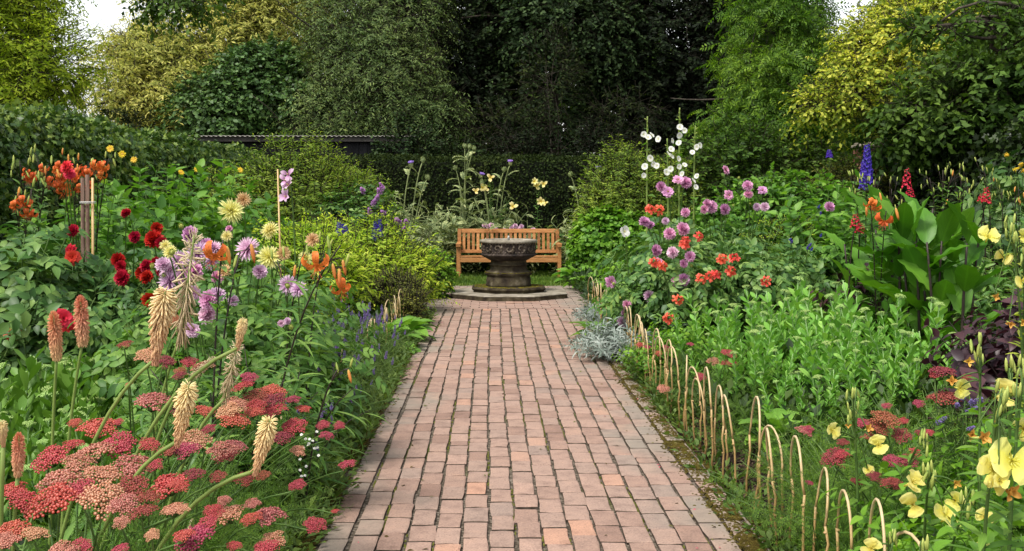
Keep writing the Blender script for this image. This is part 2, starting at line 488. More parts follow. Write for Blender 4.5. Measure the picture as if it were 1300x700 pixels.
G_['purple'] = leaf_mat('purple_leaf', [(.018, .008, .013), (.035, .014, .02), (.07, .03, .035)], .35, .1, .2, .5, (1.5, .6, .7))
G_['prim'] = leaf_mat('primrose_leaf', [(.04, .11, .02), (.07, .17, .035), (.12, .24, .06)], .42, .28, .3)
G_['yprim'] = leaf_mat('yellow_primrose_leaf', [(.14, .22, .03), (.22, .31, .06), (.32, .4, .1)], .45, .3, .2)
G_['hosta'] = leaf_mat('broad_leaf', [(.06, .16, .03), (.09, .22, .04), (.14, .29, .07)], .4, .25, .4)
G_['cover'] = leaf_mat('cover_leaf', [(.008, .024, .007), (.02, .05, .014), (.045, .09, .025)], .45, .25, .1)
G_['grass'] = leaf_mat('grass_blade', [(.04, .1, .02), (.075, .15, .03), (.12, .2, .05)], .5, .3, 0)
G_['moss'] = leaf_mat('moss_tuft', [(.05, .055, .01), (.10, .09, .018), (.14, .15, .03)], .8, .2, 0, .1)
# tree foliage
G_['t_left'] = leaf_mat('yellow_green_tree_leaf', [(0.0951, 0.1692, 0.0211), (0.201, 0.3067, 0.037), (0.349, 0.4548, 0.0741)], .6, .45, 0, .25, nscale=.5)
G_['t_olive'] = leaf_mat('olive_tree_leaf', [(0.11, 0.1485, 0.0495), (0.242, 0.2915, 0.11), (0.462, 0.495, 0.242)], .6, .35, 0, .25, (1.2, 1.2, .6), nscale=.5)
G_['t_holly'] = leaf_mat('dark_glossy_tree_leaf', [(0.0195, 0.052, 0.0208), (0.039, 0.0975, 0.039), (0.091, 0.182, 0.078)], .42, .15, 0, .4, nscale=.5)
G_['t_willow'] = leaf_mat('grey_green_tree_leaf', [(0.0324, 0.0675, 0.0297), (0.0675, 0.1215, 0.0607), (0.1485, 0.2228, 0.1148)], .5, .25, 0, .3, nscale=.5)
G_['t_dark'] = leaf_mat('evergreen_tree_leaf', [(.002, .005, .003), (.005, .011, .006), (.014, .028, .014)], .6, .1, 0, .2, nscale=.5)
G_['t_dark2'] = leaf_mat('deep_green_tree_leaf', [(.006, .016, .008), (.014, .034, .016), (.045, .085, .045)], .55, .12, 0, .22, nscale=.5)
G_['t_bright'] = leaf_mat('bright_tree_leaf', [(0.0222, 0.0605, 0.0101), (0.0504, 0.126, 0.0161), (0.121, 0.2318, 0.0353)], .45, .35, 0, .3, nscale=.5)
G_['t_gold'] = leaf_mat('golden_tree_leaf', [(0.0597, 0.1136, 0.0178), (0.1914, 0.275, 0.0419), (0.5022, 0.5619, 0.1555)], .5, .42, 0, .3, (1.2, 1.2, .5), nscale=.5)
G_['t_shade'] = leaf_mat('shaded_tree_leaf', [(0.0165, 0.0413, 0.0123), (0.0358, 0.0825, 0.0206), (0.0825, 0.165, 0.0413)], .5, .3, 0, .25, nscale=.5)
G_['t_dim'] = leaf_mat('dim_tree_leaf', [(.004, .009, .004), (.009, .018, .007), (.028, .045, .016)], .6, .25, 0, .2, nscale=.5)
BARK = noise_mat('tree_bark', [(.02, .016, .012), (.05, .04, .03), (.09, .075, .06)], 14, .9, .6)
TWIGM = noise_mat('twig_bark', [(.012, .010, .007), (.035, .028, .018)], 14, .9, 0)
# petals
FL = {}
FL['red'] = petal_mat('red_petal', (.22, .004, .01), (.52, .012, .022), None, .2)
FL['scarlet'] = petal_mat('scarlet_petal', (.6, .02, .03), (.78, .04, .05), None, .2)
FL['pink'] = petal_mat('pink_petal', (.5, .1, .33), (.8, .46, .66), None, .25, .28, hue=.05)
FL['palepink'] = petal_mat('pale_pink_petal', (.52, .18, .42), (.86, .66, .78), None, .3, .24, hue=.05)
FL['lemon'] = petal_mat('lemon_petal', (.78, .7, .16), (.86, .82, .4), None, .3)
FL['peach'] = petal_mat('peach_petal', (.55, .32, .12), (.75, .52, .28), None, .25)
FL['lily'] = petal_mat('tiger_lily_petal', (.75, .2, .04), (.8, .17, .035), None, .3, spots=(.12, .02, .01))
FL['coral'] = petal_mat('coral_red_petal', (.75, .09, .05), (.8, .13, .09), None, .25)
FL['white'] = petal_mat('white_petal', (.62, .62, .4), (.84, .84, .8), (.82, .82, .76), .35, .06)
FL['prim'] = petal_mat('pale_yellow_petal', (.76, .66, .07), (.89, .86, .32), (.88, .82, .2), .5, .08, .75)
FL['gold'] = petal_mat('golden_petal', (.75, .5, .02), (.82, .62, .04), None, .3)
FL['wilt'] = petal_mat('wilted_orange_petal', (.6, .36, .06), (.75, .4, .08), None, .25)
FL['yarrow'] = petal_mat('red_yarrow_floret', (.2, .010, .016), (.52, .18, .16), (.34, .02, .032), .1, .4, hue=.04)
FL['yarrow_pk'] = petal_mat('faded_yarrow_floret', (.24, .06, .04), (.62, .4, .3), (.38, .12, .075), .1, .4, hue=.05)
FL['yarrow_dk'] = petal_mat('dark_yarrow_floret', (.12, .01, .008), (.38, .14, .09), (.2, .022, .018), .1, .4, hue=.05)
FL['poker_o'] = petal_mat('orange_poker_floret', (.9, .6, .3), (.8, .3, .16), (.86, .42, .24), .2)
FL['poker_y'] = petal_mat('pale_poker_floret', (.74, .40, .24), (.9, .74, .40), (.9, .6, .32), .25)
FL['poker_d'] = petal_mat('spent_poker_floret', (.5, .38, .2), (.85, .76, .5), (.66, .54, .32), .25)
FL['violet'] = petal_mat('violet_floret', (.12, .08, .26), (.29, .21, .48), None, .2)
FL['blue'] = petal_mat('deep_blue_floret', (.03, .015, .25), (.09, .045, .45), None, .2)
FL['mauve'] = petal_mat('mauve_floret', (.3, .1, .35), (.5, .24, .55), None, .2)
FL['thistle'] = petal_mat('thistle_tuft', (.2, .08, .45), (.42, .26, .75), None, .2)
FL['flax'] = petal_mat('yellow_lily_petal', (.78, .65, .12), (.86, .78, .4), None, .3)
FL['seed'] = petal_mat('brown_seed_head', (.12, .06, .03), (.3, .18, .09), None, .1)
FL['budg'] = petal_mat('green_bud', (.2, .3, .05), (.5, .55, .14), None, .2)
FL['budo'] = petal_mat('orange_bud', (.55, .4, .1), (.75, .25, .06), (.72, .3, .07), .2)
FL['anther'] = petal_mat('dark_anther', (.16, .03, .01), (.25, .06, .02), None, .0)
FL['whitebud'] = petal_mat('white_daisy', (.8, .8, .78), (.84, .84, .82), None, .2)
# ---------- camera, light, sky
cam = bpy.data.cameras.new('camera'); co = bpy.data.objects.new('camera', cam); COL.objects.link(co); scene.camera = co
co.location = (0, 0, H); co.rotation_euler = (PI / 2, 0, 0)
cam.sensor_width = 36; cam.lens = 36 * F / 1300; cam.shift_x = 24 / 1300; cam.shift_y = -98 / 1300
cam.clip_start = .05; cam.clip_end = 1500
SUN_EL, SUN_AZ = math.radians(60), math.radians(-140)     # azimuth measured from +Y (view direction) towards +X
sd = np.array([math.sin(SUN_AZ) * math.cos(SUN_EL), math.cos(SUN_AZ) * math.cos(SUN_EL), math.sin(SUN_EL)])
sun = bpy.data.lights.new('sun', 'SUN'); sun.energy = 3.0; sun.angle = math.radians(13); sun.color = (1, .95, .86)
so = bpy.data.objects.new('sun', sun); COL.objects.link(so)
so.rotation_euler = Vector(sd).to_track_quat('Z', 'Y').to_euler()
w = bpy.data.worlds.new('World'); scene.world = w; w.use_nodes = True; nt = w.node_tree; nt.nodes.clear()
sk = N(nt, 'ShaderNodeTexSky'); sk.sky_type = 'NISHITA'; sk.sun_disc = False; sk.sun_elevation = SUN_EL; sk.sun_rotation = SUN_AZ
sk.air_density = 1.4; sk.dust_density = 3.5; sk.ozone_density = 1.0
hs = N(nt, 'ShaderNodeHueSaturation', Saturation=.2, Value=1.05)
bg = N(nt, 'ShaderNodeBackground', Strength=.14); wo = N(nt, 'ShaderNodeOutputWorld')
lk(nt, sk.outputs[0], hs.inputs['Color'])
# a bright milky haze low in the sky, as under thin high cloud
tcw = N(nt, 'ShaderNodeTexCoord'); sxw = N(nt, 'ShaderNodeSeparateXYZ'); lk(nt, tcw.outputs['Generated'], sxw.inputs[0])
hz = ramp(nt, sxw.outputs[2], [(0, (2.4, 2.4, 2.4)), (.22, (2.2, 2.2, 2.2)), (.5, (1, 1, 1))])
lk(nt, mixc(nt, 1.0, hs.outputs[0], hz, 'MULTIPLY'), bg.inputs[0]); lk(nt, bg.outputs[0], wo.inputs[0])
vs = scene.view_settings; vs.view_transform = 'Standard'; vs.look = 'None'; vs.exposure = EXPOSURE; vs.gamma = 1; vs.use_curve_mapping = False
scene.cycles.use_denoising = True
scene.cycles.max_bounces = 6; scene.cycles.diffuse_bounces = 3; scene.cycles.glossy_bounces = 2; scene.cycles.transmission_bounces = 4
scene.cycles.caustics_reflective = False; scene.cycles.caustics_refractive = False

# ---------- ground
def sheet(name, x0, x1, y0, y1, z, mat, nx=1, ny=1, amp=0.0):
    xs = np.linspace(x0, x1, nx + 1); ys = np.linspace(y0, y1, ny + 1)
    X, Yy = np.meshgrid(xs, ys); Z = np.full(X.shape, z) + rng.normal(0, 1, X.shape) * amp
    v = np.stack([X.ravel(), Yy.ravel(), Z.ravel()], -1); k = nx + 1
    f = [[j * k + i, j * k + i + 1, (j + 1) * k + i + 1, (j + 1) * k + i] for j in range(ny) for i in range(nx)]
    mb = MB(); mb.t(T(v, f)); o = add(name, mb.mesh(name, mat)); props(o, kind='structure'); return o
M_EARTH = noise_mat('earth', [(.02, .015, .01), (.045, .033, .022), (.08, .06, .04)], 6, .95, .6, .1)
M_SOIL = noise_mat('dark_soil', [(.010, .007, .005), (.025, .017, .012), (.05, .036, .026)], 22, .95, .8, .1, bdist=.02)
M_JOINT = None
sheet('ground', -400, 400, -100, 800, -.03, M_EARTH)
sheet('soil_bed', -4.9, -.83, .4, 21.5, .0, M_SOIL, 60, 200, .008)
sheet('soil_bed', 1.125, 7.2, .4, 21.5, .0, M_SOIL, 80, 200, .008)
# joint filling between the bricks: sand, grit and moss
m, nt, out = newmat('joint_grit')
tc = N(nt, 'ShaderNodeTexCoord'); n1 = N(nt, 'ShaderNodeTexNoise', Scale=60.0, Detail=6.0); n2 = N(nt, 'ShaderNodeTexNoise', Scale=1.1, Detail=4.0)
lk(nt, tc.outputs['Object'], n1.inputs[0]); lk(nt, tc.outputs['Object'], n2.inputs[0])
c1 = ramp(nt, n1.outputs[0], [(.3, (.035, .028, .02)), (.5, (.10, .08, .06)), (.72, (.26, .22, .18))])
c2 = ramp(nt, n1.outputs[0], [(.3, (.035, .05, .008)), (.6, (.12, .14, .02)), (.75, (.2, .2, .05))])
c = mixc(nt, ramp(nt, n2.outputs[0], [(.58, (0, 0, 0)), (.68, (.8, .8, .8))]), c1, c2)
bp = N(nt, 'ShaderNodeBump', Strength=.8, Distance=.01); lk(nt, n1.outputs[0], bp.inputs['Height'])
surf(nt, out, c, .95, .1, 0, None, bp.outputs[0]); M_JOINT = m
sheet('path_bedding', -.83, 1.125, .4, 13.95, .012, M_JOINT)
sheet('path_bedding', -1.25, 1.62, 13.95, 17.62, .012, M_JOINT)

# bricks
m, nt, out = newmat('old_brick_paver')
g = N(nt, 'ShaderNodeNewGeometry'); tc = N(nt, 'ShaderNodeTexCoord')
c = ramp(nt, g.outputs['Random Per Island'], [(0, (.245, .155, .122)), (.15, (.305, .2, .158)), (.4, (.355, .238, .19)), (.6, (.315, .217, .175)), (.78, (.38, .252, .2)), (.9, (.285, .21, .175)), (.97, (.41, .252, .187)), (1, (.43, .245, .172))])
na = N(nt, 'ShaderNodeTexNoise', Scale=14.0, Detail=7.0); nb = N(nt, 'ShaderNodeTexNoise', Scale=.9, Detail=4.0); nc = N(nt, 'ShaderNodeTexNoise', Scale=120.0, Detail=3.0)
for n in (na, nb, nc): lk(nt, tc.outputs['Object'], n.inputs[0])
c = mixc(nt, 1.0, c, ramp(nt, na.outputs[0], [(.25, (.72, .7, .7)), (.5, (1, 1, 1)), (.8, (1.15, 1.12, 1.08))]), 'MULTIPLY')
c = mixc(nt, 1.0, c, ramp(nt, nc.outputs[0], [(.3, (.75, .75, .75)), (.5, (1, 1, 1)), (.75, (1.18, 1.18, 1.18))]), 'MULTIPLY')
# grey lichened margins of the path, ragged with noise
sx = N(nt, 'ShaderNodeSeparateXYZ'); lk(nt, tc.outputs['Object'], sx.inputs[0])
e = math1(nt, 'ABSOLUTE', math1(nt, 'SUBTRACT', sx.outputs[0], .15))
e = math1(nt, 'ADD', e, math1(nt, 'MULTIPLY', math1(nt, 'SUBTRACT', nb.outputs[0], .5), 1.6))
e = math1(nt, 'ADD', e, math1(nt, 'MULTIPLY', math1(nt, 'SUBTRACT', g.outputs['Random Per Island'], .5), .25))
fm = ramp(nt, e, [(.62, (0, 0, 0)), (.95, (.8, .8, .8))])
c = mixc(nt, fm, c, mixc(nt, na.outputs[0], (.17, .15, .125), (.31, .27, .22)))
mo = ramp(nt, math1(nt, 'ADD', e, math1(nt, 'MULTIPLY', na.outputs[0], .5)), [(1.02, (0, 0, 0)), (1.25, (.85, .85, .85))])
c = mixc(nt, mo, c, (.13, .12, .035))
pit = N(nt, 'ShaderNodeTexVoronoi', Scale=45.0); lk(nt, tc.outputs['Object'], pit.inputs[0])
pv = math1(nt, 'MULTIPLY', math1(nt, 'LESS_THAN', pit.outputs['Distance'], .16), math1(nt, 'GREATER_THAN', na.outputs[0], .5))
c = mixc(nt, math1(nt, 'MULTIPLY', pv, .6), c, (.16, .10, .08))
hgt = math1(nt, 'ADD', math1(nt, 'MULTIPLY', nc.outputs[0], .35), math1(nt, 'SUBTRACT', na.outputs[0], math1(nt, 'MULTIPLY', pv, .6)))
bp = N(nt, 'ShaderNodeBump', Strength=.7, Distance=.012); lk(nt, hgt, bp.inputs['Height'])
surf(nt, out, c, .82, .25, 0, None, bp.outputs[0]); M_BRICK = m

def brick(mb, cx, cy, lx, ly, z, rs):
    hx, hy = lx / 2, ly / 2; c = .0035
    ang = rs.normal(0, .009); dz = rs.normal(0, .0015); tx, ty = rs.normal(0, .006), rs.normal(0, .005)
    v = []
    for ins, zz in ((0, -.05), (0, -.0028), (c, 0)):
        for sx_, sy_ in ((-1, -1), (0, -1), (1, -1), (1, 0), (1, 1), (0, 1), (-1, 1), (-1, 0)):
            j = .002 if zz > -.04 else 0
            x = sx_ * (hx - ins) + rs.normal(0, j); y = sy_ * (hy - ins) + rs.normal(0, j)
            if ins and abs(sx_) == 1 and abs(sy_) == 1:
                x -= sx_ * abs(rs.normal(0, .003)); y -= sy_ * abs(rs.normal(0, .003))
            v.append((cx + x * math.cos(ang) - y * math.sin(ang), cy + y * math.cos(ang) + x * math.sin(ang), z + zz + dz + x * tx + y * ty))
    v.append((cx, cy, z + dz + .0006))
    f = []
    side = [[i, (i + 1) % 8, 8 + (i + 1) % 8, 8 + i] for i in range(8)]
    f += [[8 + i, 8 + (i + 1) % 8, 16 + (i + 1) % 8, 16 + i] for i in range(8)]
    f += [[16 + i, 16 + (i + 1) % 8, 24] for i in range(8)]
    mb.t(T(v, f), 0, False); mb.t(T(v, side), 1, False)
mb = MB(); rs = np.random.default_rng(3); W, D = .1152, .224
for k in range(-1, 15):
    x = -.602 + W * (k + .5); y = .5 + rs.uniform(0, D)
    if k in (-1, 14): x += (-.01 if k < 0 else .01)
    while y < 13.9:
        d = D * rs.choice([1, 1, 1, 1, 1, .97, 1.03, .5 if rs.random() < .15 else 1])
        xo = .012 * math.sin(y * .45 + k * .1) + rs.normal(0, .0025)
        if 13.985 - y - d < .07: d = 13.985 - y
        if d > .05: brick(mb, x + xo, y + d / 2, W - .0145 + rs.normal(0, .003), d - .014 + rs.normal(0, .003), .026, rs)
        y += d
y = 14.0
j = 0
while y < 17.6:
    x = -1.24 + (.1175 if j % 2 else 0)
    while x < 1.6:
        if (x + .1 - .22) ** 2 + (y + .06 - 15.8) ** 2 > .7 ** 2:
            brick(mb, x + .1175, y + .0576, .226, W - .0115, .026, rs)
        x += .235
    y += W; j += 1
o = add('brick_path', mb.mesh('brick_path', [M_BRICK, noise_mat('joint_dirt', [(.035, .026, .02), (.085, .065, .05), (.16, .125, .10)], 30, .95, .4, .1)])); props(o, kind='structure')

# lawn strip round the bench
M_LAWN = noise_mat('lawn_soil', [(.03, .05, .015), (.06, .09, .02)], 9, .95, .4, .1)
sheet('lawn', -1.6, 2.0, 17.62, 21.6, .006, M_LAWN)
mb = MB(); n = 16000
p = np.stack([rng.uniform(-1.6, 2.0, n), rng.uniform(17.55, 21.3, n), np.full(n, .005)], -1)
mb.scatter(L_BLADE, frames(unit(np.stack([rng.normal(0, .4, n), rng.normal(0, .4, n), np.ones(n)], -1)), sph(rng, n)), p, np.stack([np.full(n, .16), rng.uniform(.04, .1, n), np.full(n, .1)], -1))
props(add('grass', mb.mesh('grass', G_['grass'])), 'short green grass growing under and around the wooden bench', 'grass', kind='stuff')

# moss along the path margins
mb = MB(); n = 42000
ym = rng.uniform(2.2, 12.5, n); sid = rng.random(n) < .72
xm = np.where(sid, 1.105 + rng.normal(0, .052, n), -.80 + rng.normal(0, .045, n)) 
ok = np.sin(ym * 3.1 + sid) + np.sin(ym * 7.7) * .6 + rng.normal(0, .5, n) > -1.0
xm, ym = xm[ok], ym[ok]; n = len(xm)
mb.scatter(BUMP, np.tile(np.eye(3), (n, 1, 1)), np.stack([xm, ym, np.where(abs(xm - .147) < .96, .024, .006)], -1), np.stack([rng.uniform(.004, .012, n), rng.uniform(.004, .012, n), rng.uniform(.003, .012, n)], -1))
props(add('moss', mb.mesh('moss', noise_mat('brown_moss', [(.025, .022, .007), (.07, .052, .012), (.11, .095, .02)], 30, .95, .8, .05))), 'brownish green moss creeping over the edge bricks of the path', 'moss', kind='stuff')
# joint moss threads
mb = MB(); n = 5200
k = rng.integers(0, 14, n); y = rng.uniform(3.0, 13.5, n)
pat = np.sin(k * 12.9 + np.floor(y * 1.3 + k) * 4.7)
ok = (pat > .62); k, y = k[ok], y[ok]; n = len(k)
x = -.602 + W * k + .012 * np.sin(y * .45 + k * .1) + rng.normal(0, .0022, n)
mb.scatter(BUMP, np.tile(np.eye(3), (n, 1, 1)), np.stack([x, y, np.full(n, .014)], -1), np.stack([rng.uniform(.003, .006, n), rng.uniform(.006, .02, n), rng.uniform(.006, .013, n)], -1))
props(add('joint_moss', mb.mesh('joint_moss', noise_mat('green_moss', [(.05, .06, .012), (.12, .125, .025), (.17, .165, .05)], 30, .95, .6, .05))), 'thin green moss growing in the joints between paving bricks', 'moss', kind='stuff')
# bark mulch by the hoops
mb = MB(); n = 9000; ch = boxt(1, 1, 1, 0)
p = np.stack([rng.uniform(1.13, 2.3, n), rng.uniform(2.6, 8, n), rng.uniform(.0, .022, n)], -1)
mb.scatter(ch, frames(unit(np.stack([rng.normal(0, 1, n), rng.normal(0, 1, n), rng.normal(0, .25, n)], -1)), np.tile([0, 0, 1.], (n, 1)) + rng.normal(0, .3, (n, 3))), p, np.stack([rng.uniform(.003, .012, n), rng.uniform(.012, .045, n), rng.uniform(.002, .006, n)], -1), 0, False)
props(add('bark_mulch', mb.mesh('bark_mulch', noise_mat('bark_chip', [(.012, .008, .006), (.04, .026, .018), (.11, .075, .05)], 9, .9, .4, .15, island=.75))), 'dark bark mulch chips scattered on the soil beside the bamboo hoops', 'mulch', kind='stuff')

# ---------- bench
M_TEAK = noise_mat('orange_teak', [(.22, .09, .03), (.42, .185, .06), (.53, .26, .10)], 7, .55, .4, .3, island=.45, stretch=(1, 4, 4))
bx0, by = .283, 19.75
bench = empty('park_bench', 'orange teak park bench with slatted back behind the stone fountain', 'bench', (bx0, by, 0))
def wood(name, boxes, parent=bench):
    mb = MB()
    for (sx_, sy_, sz_), loc, rx in boxes:
        c, s = math.cos(rx), math.sin(rx)
        mb.t(boxt(sx_, sy_, sz_, .005, 2), 0, False, loc, np.array([[1, 0, 0], [0, c, -s], [0, s, c]]))
    return add(name, mb.mesh(name, M_TEAK), parent)
BW = .905
tilt = -.13
for sx_ in (-1, 1):
    wood('leg', [((.065, .065, .60), (sx_ * BW, -.28, .30), 0)])
    wood('leg', [((.065, .06, .46), (sx_ * BW, .27, .23), 0), ((.065, .055, .46), (sx_ * BW, .3, .655), tilt)])
    wood('armrest', [((.085, .62, .035), (sx_ * BW, -.03, .618), 0), ((.08, .05, .06), (sx_ * BW, -.345, .605), 0)])
    wood('side_rail', [((.035, .5, .06), (sx_ * BW, 0, .36), 0)])
wood('seat', [((1.74, .075, .024), (0, -.27 + .092 * i, .405 - .004 * i), 0) for i in range(6)])
wood('apron', [((1.745, .028, .085), (0, -.292, .343), 0)])
back = wood('backrest', [((1.745, .04, .075), (0, .338, .845), tilt), ((1.745, .035, .06), (0, .283, .47), tilt)])
wood('slats', [((.052, .018, .36), (-.82 + 1.64 * i / 19, .311, .655), tilt) for i in range(20)], back)

# ---------- fountain
FX, FY = .225, 15.8
M_STONE = noise_mat('dark_weathered_stone', [(.008, .006, .005), (.022, .015, .012), (.05, .036, .028), (.13, .10, .08)], 9, .8, .9, .3, bdist=.02)
M_STONE2 = noise_mat('mossy_stone', [(.015, .011, .008), (.04, .03, .02), (.075, .062, .036), (.17, .14, .10)], 8, .9, .8, .15, bdist=.015)
M_STONE3 = noise_mat('pale_worn_stone', [(.13, .11, .08), (.26, .23, .18), (.38, .34, .28)], 7, .9, .6, .15, bdist=.012)
ft = empty('stone_fountain', 'dark carved stone fountain basin on a stepped octagonal base in the path', 'fountain', (FX, FY, 0))
def octo(name, prof, mat, k=8, rot=PI / 8, parent=ft, mat2=None):
    t = lathe(prof, k); t.v = t.v @ Rz(rot).T
    # stone split so that edges stay crisp
    mb = MB(); mb.t(t, 0, k > 8)
    return add(name, mb.mesh(name, mat), parent)
octo('base_slab', [(.895, .0), (.9, .082), (.3, .084)], M_STONE2)
octo('slab_top', [(.88, .0845), (.902, .086), (.897, .097), (.885, .1), (.3, .101)], M_STONE3)
octo('step', [(.55, .09), (.545, .125), (.565, .135), (.575, .15), (.565, .172), (.2, .178)], M_STONE2, 8)
octo('pedestal', [(.315, .175), (.335, .185), (.325, .21), (.322, .30), (.31, .32), (.33, .335), (.345, .36), (.33, .385), (.30, .395), (.275, .41), (.262, .45), (.265, .475), (.285, .48), (.285, .495), (.262, .5), (.258, .54), (.27, .56), (.28, .575)], M_STONE2, 40)
def bowl():
    return octo('basin', [(.27, .55), (.30, .565), (.345, .59), (.395, .615), (.405, .625), (.405, .64), (.385, .648), (.378, .66), (.382, .72), (.378, .79), (.385, .80), (.36, .80)], M_STONE, 48)
basin = bowl()
octo('rim', [(.34, .79), (.385, .798), (.408, .803), (.415, .82), (.41, .842), (.39, .85), (.345, .848), (.33, .83), (.33, .79)], M_STONE3, 48)
mb = MB(); mb.t(lathe([(.335, .815), (.1, .8155)], 40)); add('water', mb.mesh('water', noise_mat('still_water', [(.01, .014, .012), (.02, .026, .02)], 3, .08, .08, .6)), ft)
mb = MB(); mb.t(lathe([(.018, .80), (.014, .86), (.02, .87), (.012, .9), (.004, .905)], 10)); add('spout', mb.mesh('spout', noise_mat('spout_metal', [(.3, .3, .28), (.5, .5, .46)], 9, .4, .1)), ft)
# carved scrolls and leaves round the drum
mb = MB()
def onring(a, z, r): return np.array([r * math.sin(a), -r * math.cos(a), z])
for k in range(14):
    a0 = k * 2 * PI / 14
    th = np.linspace(0, 4.6 * (1 if k % 2 else -1), 18); rr = np.linspace(.055, .012, 18)
    pts = np.array([onring(a0 + rr[i] * math.cos(th[i]) / .38, .725 + rr[i] * math.sin(th[i]), .384) for i in range(18)])
    mb.tube(pts, .016, .009, 6)
    for s in (-1, 1):
        pts = np.array([onring(a0 + (.07 + .02 * math.sin(t * 3)) * 1.9 + .02 * s * t, .725 + s * .055 * t, .383) for t in np.linspace(0, 1, 6)])
        mb.tube(pts, [.008, .017, .02, .016, .011, .004], None, 6)
for z in (.668, .785):
    for k in range(48):
        a = k * 2 * PI / 48
        mb.t(BALL, 0, True, onring(a, z, .382), None, .012)
add('relief', mb.mesh('relief', noise_mat('worn_carving_highlights', [(.03, .022, .016), (.09, .07, .05), (.2, .165, .13)], 12, .8, .5, .2)), basin)  # worn stone, with highlights of the raised carving put into its paler colour
# moss on the pedestal ledge
mb = MB(); n = 700; a = rng.uniform(0, 6.28, n); r = rng.uniform(.325, .5, n); top = rng.random(n) < .3
p = np.stack([np.cos(a) * np.where(top, .335, r), np.sin(a) * np.where(top, .335, r), np.where(top, .375, .176)], -1)
mb.scatter(BUMP, np.tile(np.eye(3), (n, 1, 1)), p, np.stack([rng.uniform(.006, .018, n)] * 2 + [rng.uniform(.004, .01, n)], -1))
add('moss', mb.mesh('fountain_moss', G_['moss']), ft)

# ---------- bamboo hoops
M_BAM = noise_mat('bamboo_cane', [(.34, .2, .07), (.5, .33, .13), (.6, .45, .22)], 5, .38, .1, .5, stretch=(6, 6, 1.2))
M_BAMX = noise_mat('pale_cane', [(.36, .25, .12), (.54, .44, .28), (.66, .6, .48)], 8, .4, .1, .5)
m, nt, out = newmat('lit_top_cane')
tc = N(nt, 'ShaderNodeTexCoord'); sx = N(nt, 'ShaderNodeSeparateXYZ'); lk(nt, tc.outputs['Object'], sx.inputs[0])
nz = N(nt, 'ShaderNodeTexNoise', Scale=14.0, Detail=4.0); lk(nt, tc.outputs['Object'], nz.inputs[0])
c = ramp(nt, math1(nt, 'ADD', sx.outputs[2], math1(nt, 'MULTIPLY', nz.outputs[0], .28)), [(.2, (.2, .12, .045)), (.34, (.36, .23, .085)), (.5, (.44, .3, .13)), (.64, (.54, .42, .24)), (.74, (.64, .55, .38))])  # light on the hoop tops put into the colour, paler with height
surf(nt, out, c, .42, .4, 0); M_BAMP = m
def hoop_mesh(h, w, seed):
    rs = np.random.default_rng(seed); mb = MB(); r = w / 2; lean = rs.normal(0, .018); sq = rs.uniform(1.15, 1.4)
    pts = [(0, -r + rs.normal(0, .01), -.03)] + [(rs.normal(0, .004), -r + rs.normal(0, .005), z) for z in np.linspace(.05, h - r * 1.3, 5)]
    arc = [(lean * .4 * math.sin(t), -r * math.cos(t) + lean * math.sin(t) ** 2, h - r * 1.3 + r * sq * math.sin(t)) for t in np.linspace(.2, PI - .2, 11)]
    pts2 = [(rs.normal(0, .004), r + rs.normal(0, .005), z) for z in np.linspace(h - r * 1.3, .05, 5)] + [(0, r + rs.normal(0, .01), -.03)]
    a = np.array(pts); b = np.array([pts[-1]] + arc + [pts2[0]]); c = np.array(pts2)
    mb.tube(a, .0056, .005, 6); mb.tube(b, .005, .0044, 6, 1); mb.tube(c, .005, .0056, 6)
    for z in (.12 + rs.uniform(0, .08), .26 + rs.uniform(0, .05)):
        for y in (-r, r): mb.t(BALL, 0, True, (0, y, z), None, np.array([.0078, .0078, .005]))
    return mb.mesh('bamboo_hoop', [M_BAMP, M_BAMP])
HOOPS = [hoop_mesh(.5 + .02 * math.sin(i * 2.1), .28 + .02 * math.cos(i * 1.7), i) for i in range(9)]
ORD = 'first second third fourth fifth sixth seventh eighth ninth tenth eleventh twelfth thirteenth fourteenth fifteenth sixteenth seventeenth eighteenth nineteenth twentieth'.split() + ['twenty-' + x for x in 'first second third fourth fifth sixth seventh eighth ninth'.split()] + ['thirtieth'] + ['thirty-' + x for x in 'first second third fourth fifth sixth seventh eighth'.split()]
proto = None
def hoop(x, y, rz, label, group, k, s=1.0):
    global proto
    o = add('bamboo_hoop', HOOPS[k % 9]) if proto is None else proto.copy()
    if proto is None: proto = o
    else: COL.objects.link(o); o.data = HOOPS[k % 9]
    o.location = (x, y, 0); o.rotation_euler = (random.uniform(-.07, .07), random.uniform(-.08, .06), rz); o.scale = (s, s, s)
    props(o, label, 'bamboo hoop', group)
yr = [3.1, 3.36, 3.63, 3.92, 4.2, 4.45, 4.65, 4.95, 5.34, 5.55, 5.82, 6.08, 6.36, 6.67]
while len(yr) < 36: yr.append(yr[-1] + .285)
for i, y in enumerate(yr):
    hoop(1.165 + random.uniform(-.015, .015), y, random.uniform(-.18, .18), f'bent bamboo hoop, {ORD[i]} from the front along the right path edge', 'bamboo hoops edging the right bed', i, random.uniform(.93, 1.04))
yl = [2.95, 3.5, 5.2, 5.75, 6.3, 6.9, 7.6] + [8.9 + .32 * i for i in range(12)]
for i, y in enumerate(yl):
    hoop(-1.0 + random.uniform(-.03, .03), y, random.uniform(-.25, .25), f'bent bamboo hoop, {ORD[i]} from the front along the left path edge', 'bamboo hoops edging the left bed', i + 2, random.uniform(.8, .95))

